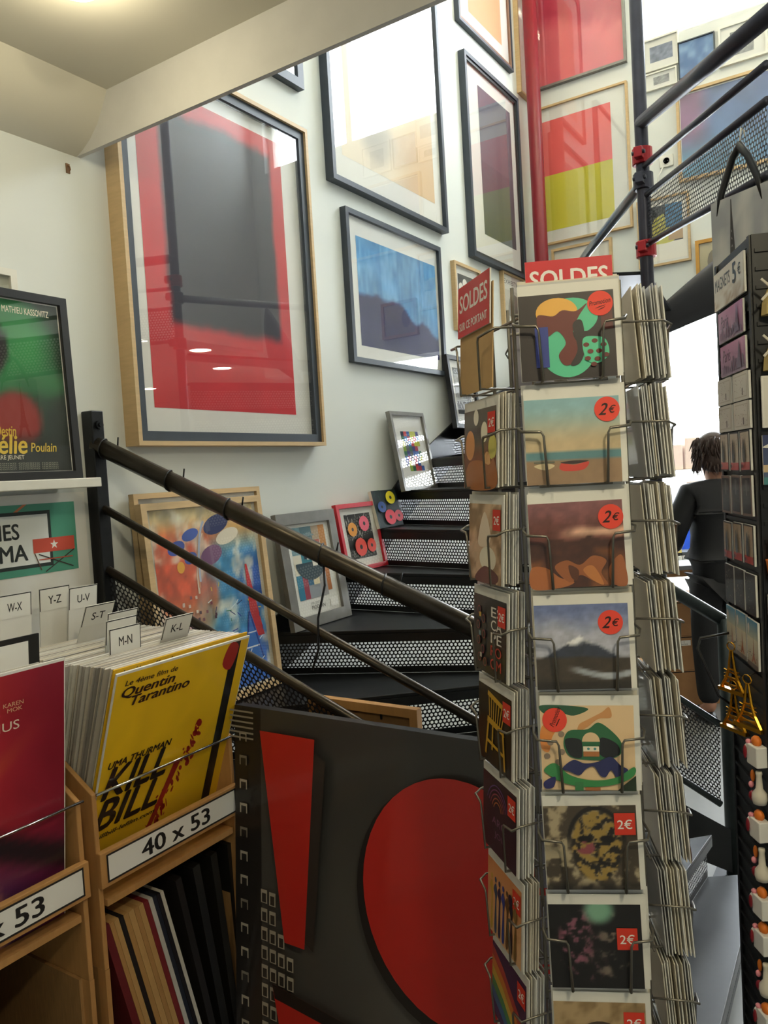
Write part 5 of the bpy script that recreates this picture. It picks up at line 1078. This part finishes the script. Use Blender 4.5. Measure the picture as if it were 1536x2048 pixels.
# ------------------------------------------------------------------ shop beyond the stairs
CT = Vector((5.62, 1.26, 0)); ct = empty('counter_table', CT, rz=YAW-math.pi/2); tag(ct, 'grey topped counter table in front of the standing person', 'table')
box((-.38, -.36, .915), (.75, .36, .945)).build('table_top', mat('grey_laminate', (.62, .63, .64), .4), ct, bevel=.003); box((-.38, -.365, .875), (.75, -.345, .915)).build('apron', M_cardb, ct)
for x in (-.34, .7):
    for y in (-.32, .32): box((x-.025, y-.025, 0), (x+.025, y+.025, .9)).build('leg', M_black, ct)
def inct(x, y, z): return Matrix.Translation(CT) @ Matrix.Rotation(YAW-math.pi/2, 4, 'Z') @ Vector((x, y, z))
def carton(x, y, z, w_, d_, h_, lab, tape=False, m=None, name='cardboard_box'):
    e = empty(name, inct(x, y, z), rz=YAW-math.pi/2); tag(e, lab, 'box'); box((-w_/2, -d_/2, 0), (w_/2, d_/2, h_)).build('body', m or M_cardb, e, bevel=.003)
    box((-w_/2-.001, -d_/2-.001, h_-.012), (w_/2+.001, d_/2+.001, h_-.006)).build('lid_seam', M_black if m is None else M_cream, e)
    if tape: a = Art(.09, .035); a.rect(0, 0, 1, 1, 'e6e2d8'); a.text('n\u00b08', .5, .6, .007, '4a4640', align='c'); a.text('cartes', .5, .15, .009, '4a4640', align='c', width=.05); a.build('label', e, y=-d_/2-.0015, z=h_*.72, x=-.02)
carton(-.06, -.05, .0, .50, .44, .235, 'lowest cardboard box under the counter table'); carton(-.06, -.05, .236, .50, .44, .23, 'labelled cardboard box in the middle of the stack under the counter', True); carton(-.06, -.05, .467, .50, .44, .23, 'top cardboard box of the stack under the counter'); carton(.44, -.05, .0, .44, .44, .30, 'cardboard box on the floor right of the stack under the counter')
k = 0
for x, n in ((-.29, 3), (-.165, 4), (-.04, 3), (.085, 2)):
    for j in range(n):
        c = ['2c3b52', 'd8d4c8', '24221f', 'c9b25a', 'e4e2dc', '3a3f44'][k % 6]; k += 1; o = box((-.055, -.08, 0), (.055, .08, .024)).build('book', mat('book_'+c, hx(c), .5)); o.location = inct(x, .02+.03*(j % 2), .945+.0245*j); o.rotation_euler = (0, 0, YAW-math.pi/2+R(random.uniform(-8, 8))); tag(o, 'small book in the low piles on the counter table', 'book', 'books on the counter')
o = box((-.37, -.01, 0), (.5, .01, .32)).build('blue_panel', mat('bright_blue', (.10, .32, .80), .5)); o.location = inct(.0, .34, .945); o.rotation_euler = (0, 0, YAW-math.pi/2); tag(o, 'bright blue panel standing at the back of the counter table', 'panel')
M_pale = mat('glare_pale_wrap', (.86, .84, .82), .6, noise=.06); M_kr = mat('glare_pale_kraft', (.80, .70, .62), .7, noise=.06)  # white glare haze of the shop window put into the parcel colours
sh = empty('goods_shelf', inct(.0, .95, 0), rz=YAW-math.pi/2); tag(sh, 'open white shelf unit by the shop window', 'shelf')
for z in (.95, 1.25, 1.55): box((-.62, -.12, z-.01), (.62, .12, z)).build('shelf_board', M_white, sh)
for x in (-.62, .60): box((x, -.12, 0), (x+.02, .12, 1.55)).build('upright', M_white, sh)
n_ = 0
LABZ = {1.25: 'middle', .95: 'lower', 1.55: 'upper'}
for z in (.95, 1.25, 1.55):
    for x, w_, h_ in ((-.46, .24, .24), (-.2, .2, .22), (.03, .18, .27), (.28, .24, .20), (.5, .16, .25)):
        n_ += 1; e = empty('wrapped_parcel', inct(x, .95, z), rz=YAW-math.pi/2); tag(e, 'wrapped parcel coloured pale for glare on the %s board of the shelf by the window, %s' % (LABZ[z], {-.46: 'leftmost', -.2: 'second from left', .03: 'in the centre', .28: 'second from right', .5: 'rightmost'}[x]), 'parcel'); box((-w_/2, -.09, 0), (w_/2, .09, h_*(.8 if z < 1.5 else 1))).build('body', random.choice([M_pale, M_kr]), e, bevel=.006); box((-w_*.2, -.092, h_*.3), (w_*.1, -.0905, h_*.5)).build('tag', M_card, e)
e = empty('rail_lamp', sight(1375, 836, 6.4), rz=YAW-math.pi/2); tag(e, 'thin white lamp rail hanging before the bright shop window', 'lamp'); MB().tube([(-.25, 0, 0), (.3, 0, .01)], .006, 8).build('rail', M_white, e); MB().tube([(-.22, 0, 0), (-.22, 0, -.05)], .006, 8).build('spot', M_white, e); MB().tube([(0, 0, 0), (0, 0, 1.1)], .003, 6).build('cord', M_white, e)
# upstairs tube lamps
for k, (x, y) in enumerate([(3.0, .2), (3.0, 1.1)]):
    e = empty('tube_lamp', (x, y, 5.62)); tag(e, ('tube lamp on the upper ceiling over the open stairwell', 'tube lamp on the upper ceiling nearer the picture wall')[k], 'lamp'); box((-.6, -.03, .03), (.6, .03, .08)).build('housing', M_white, e); MB().tube([(-.58, 0, .015), (.58, 0, .015)], .016, 10).build('tube', mat('tube_glow', (1, .97, .86), emit=38.), e)

# rusty wall hook under the beam
e = empty('wall_hook', (1.411, WY, 2.53)); tag(e, 'small rusty hook left in the wall under the ceiling beam', 'hook')
box((-.006, -.003, 0), (.006, 0, .026)).build('plate', mat('rust', (.50, .36, .22), .7, noise=.3, scale=90), e); MB().tube([(0, -.003, .020), (0, -.010, .016), (0, -.012, .008), (0, -.008, .004)], .0016, 6).build('prong', MATS['rust'], e)
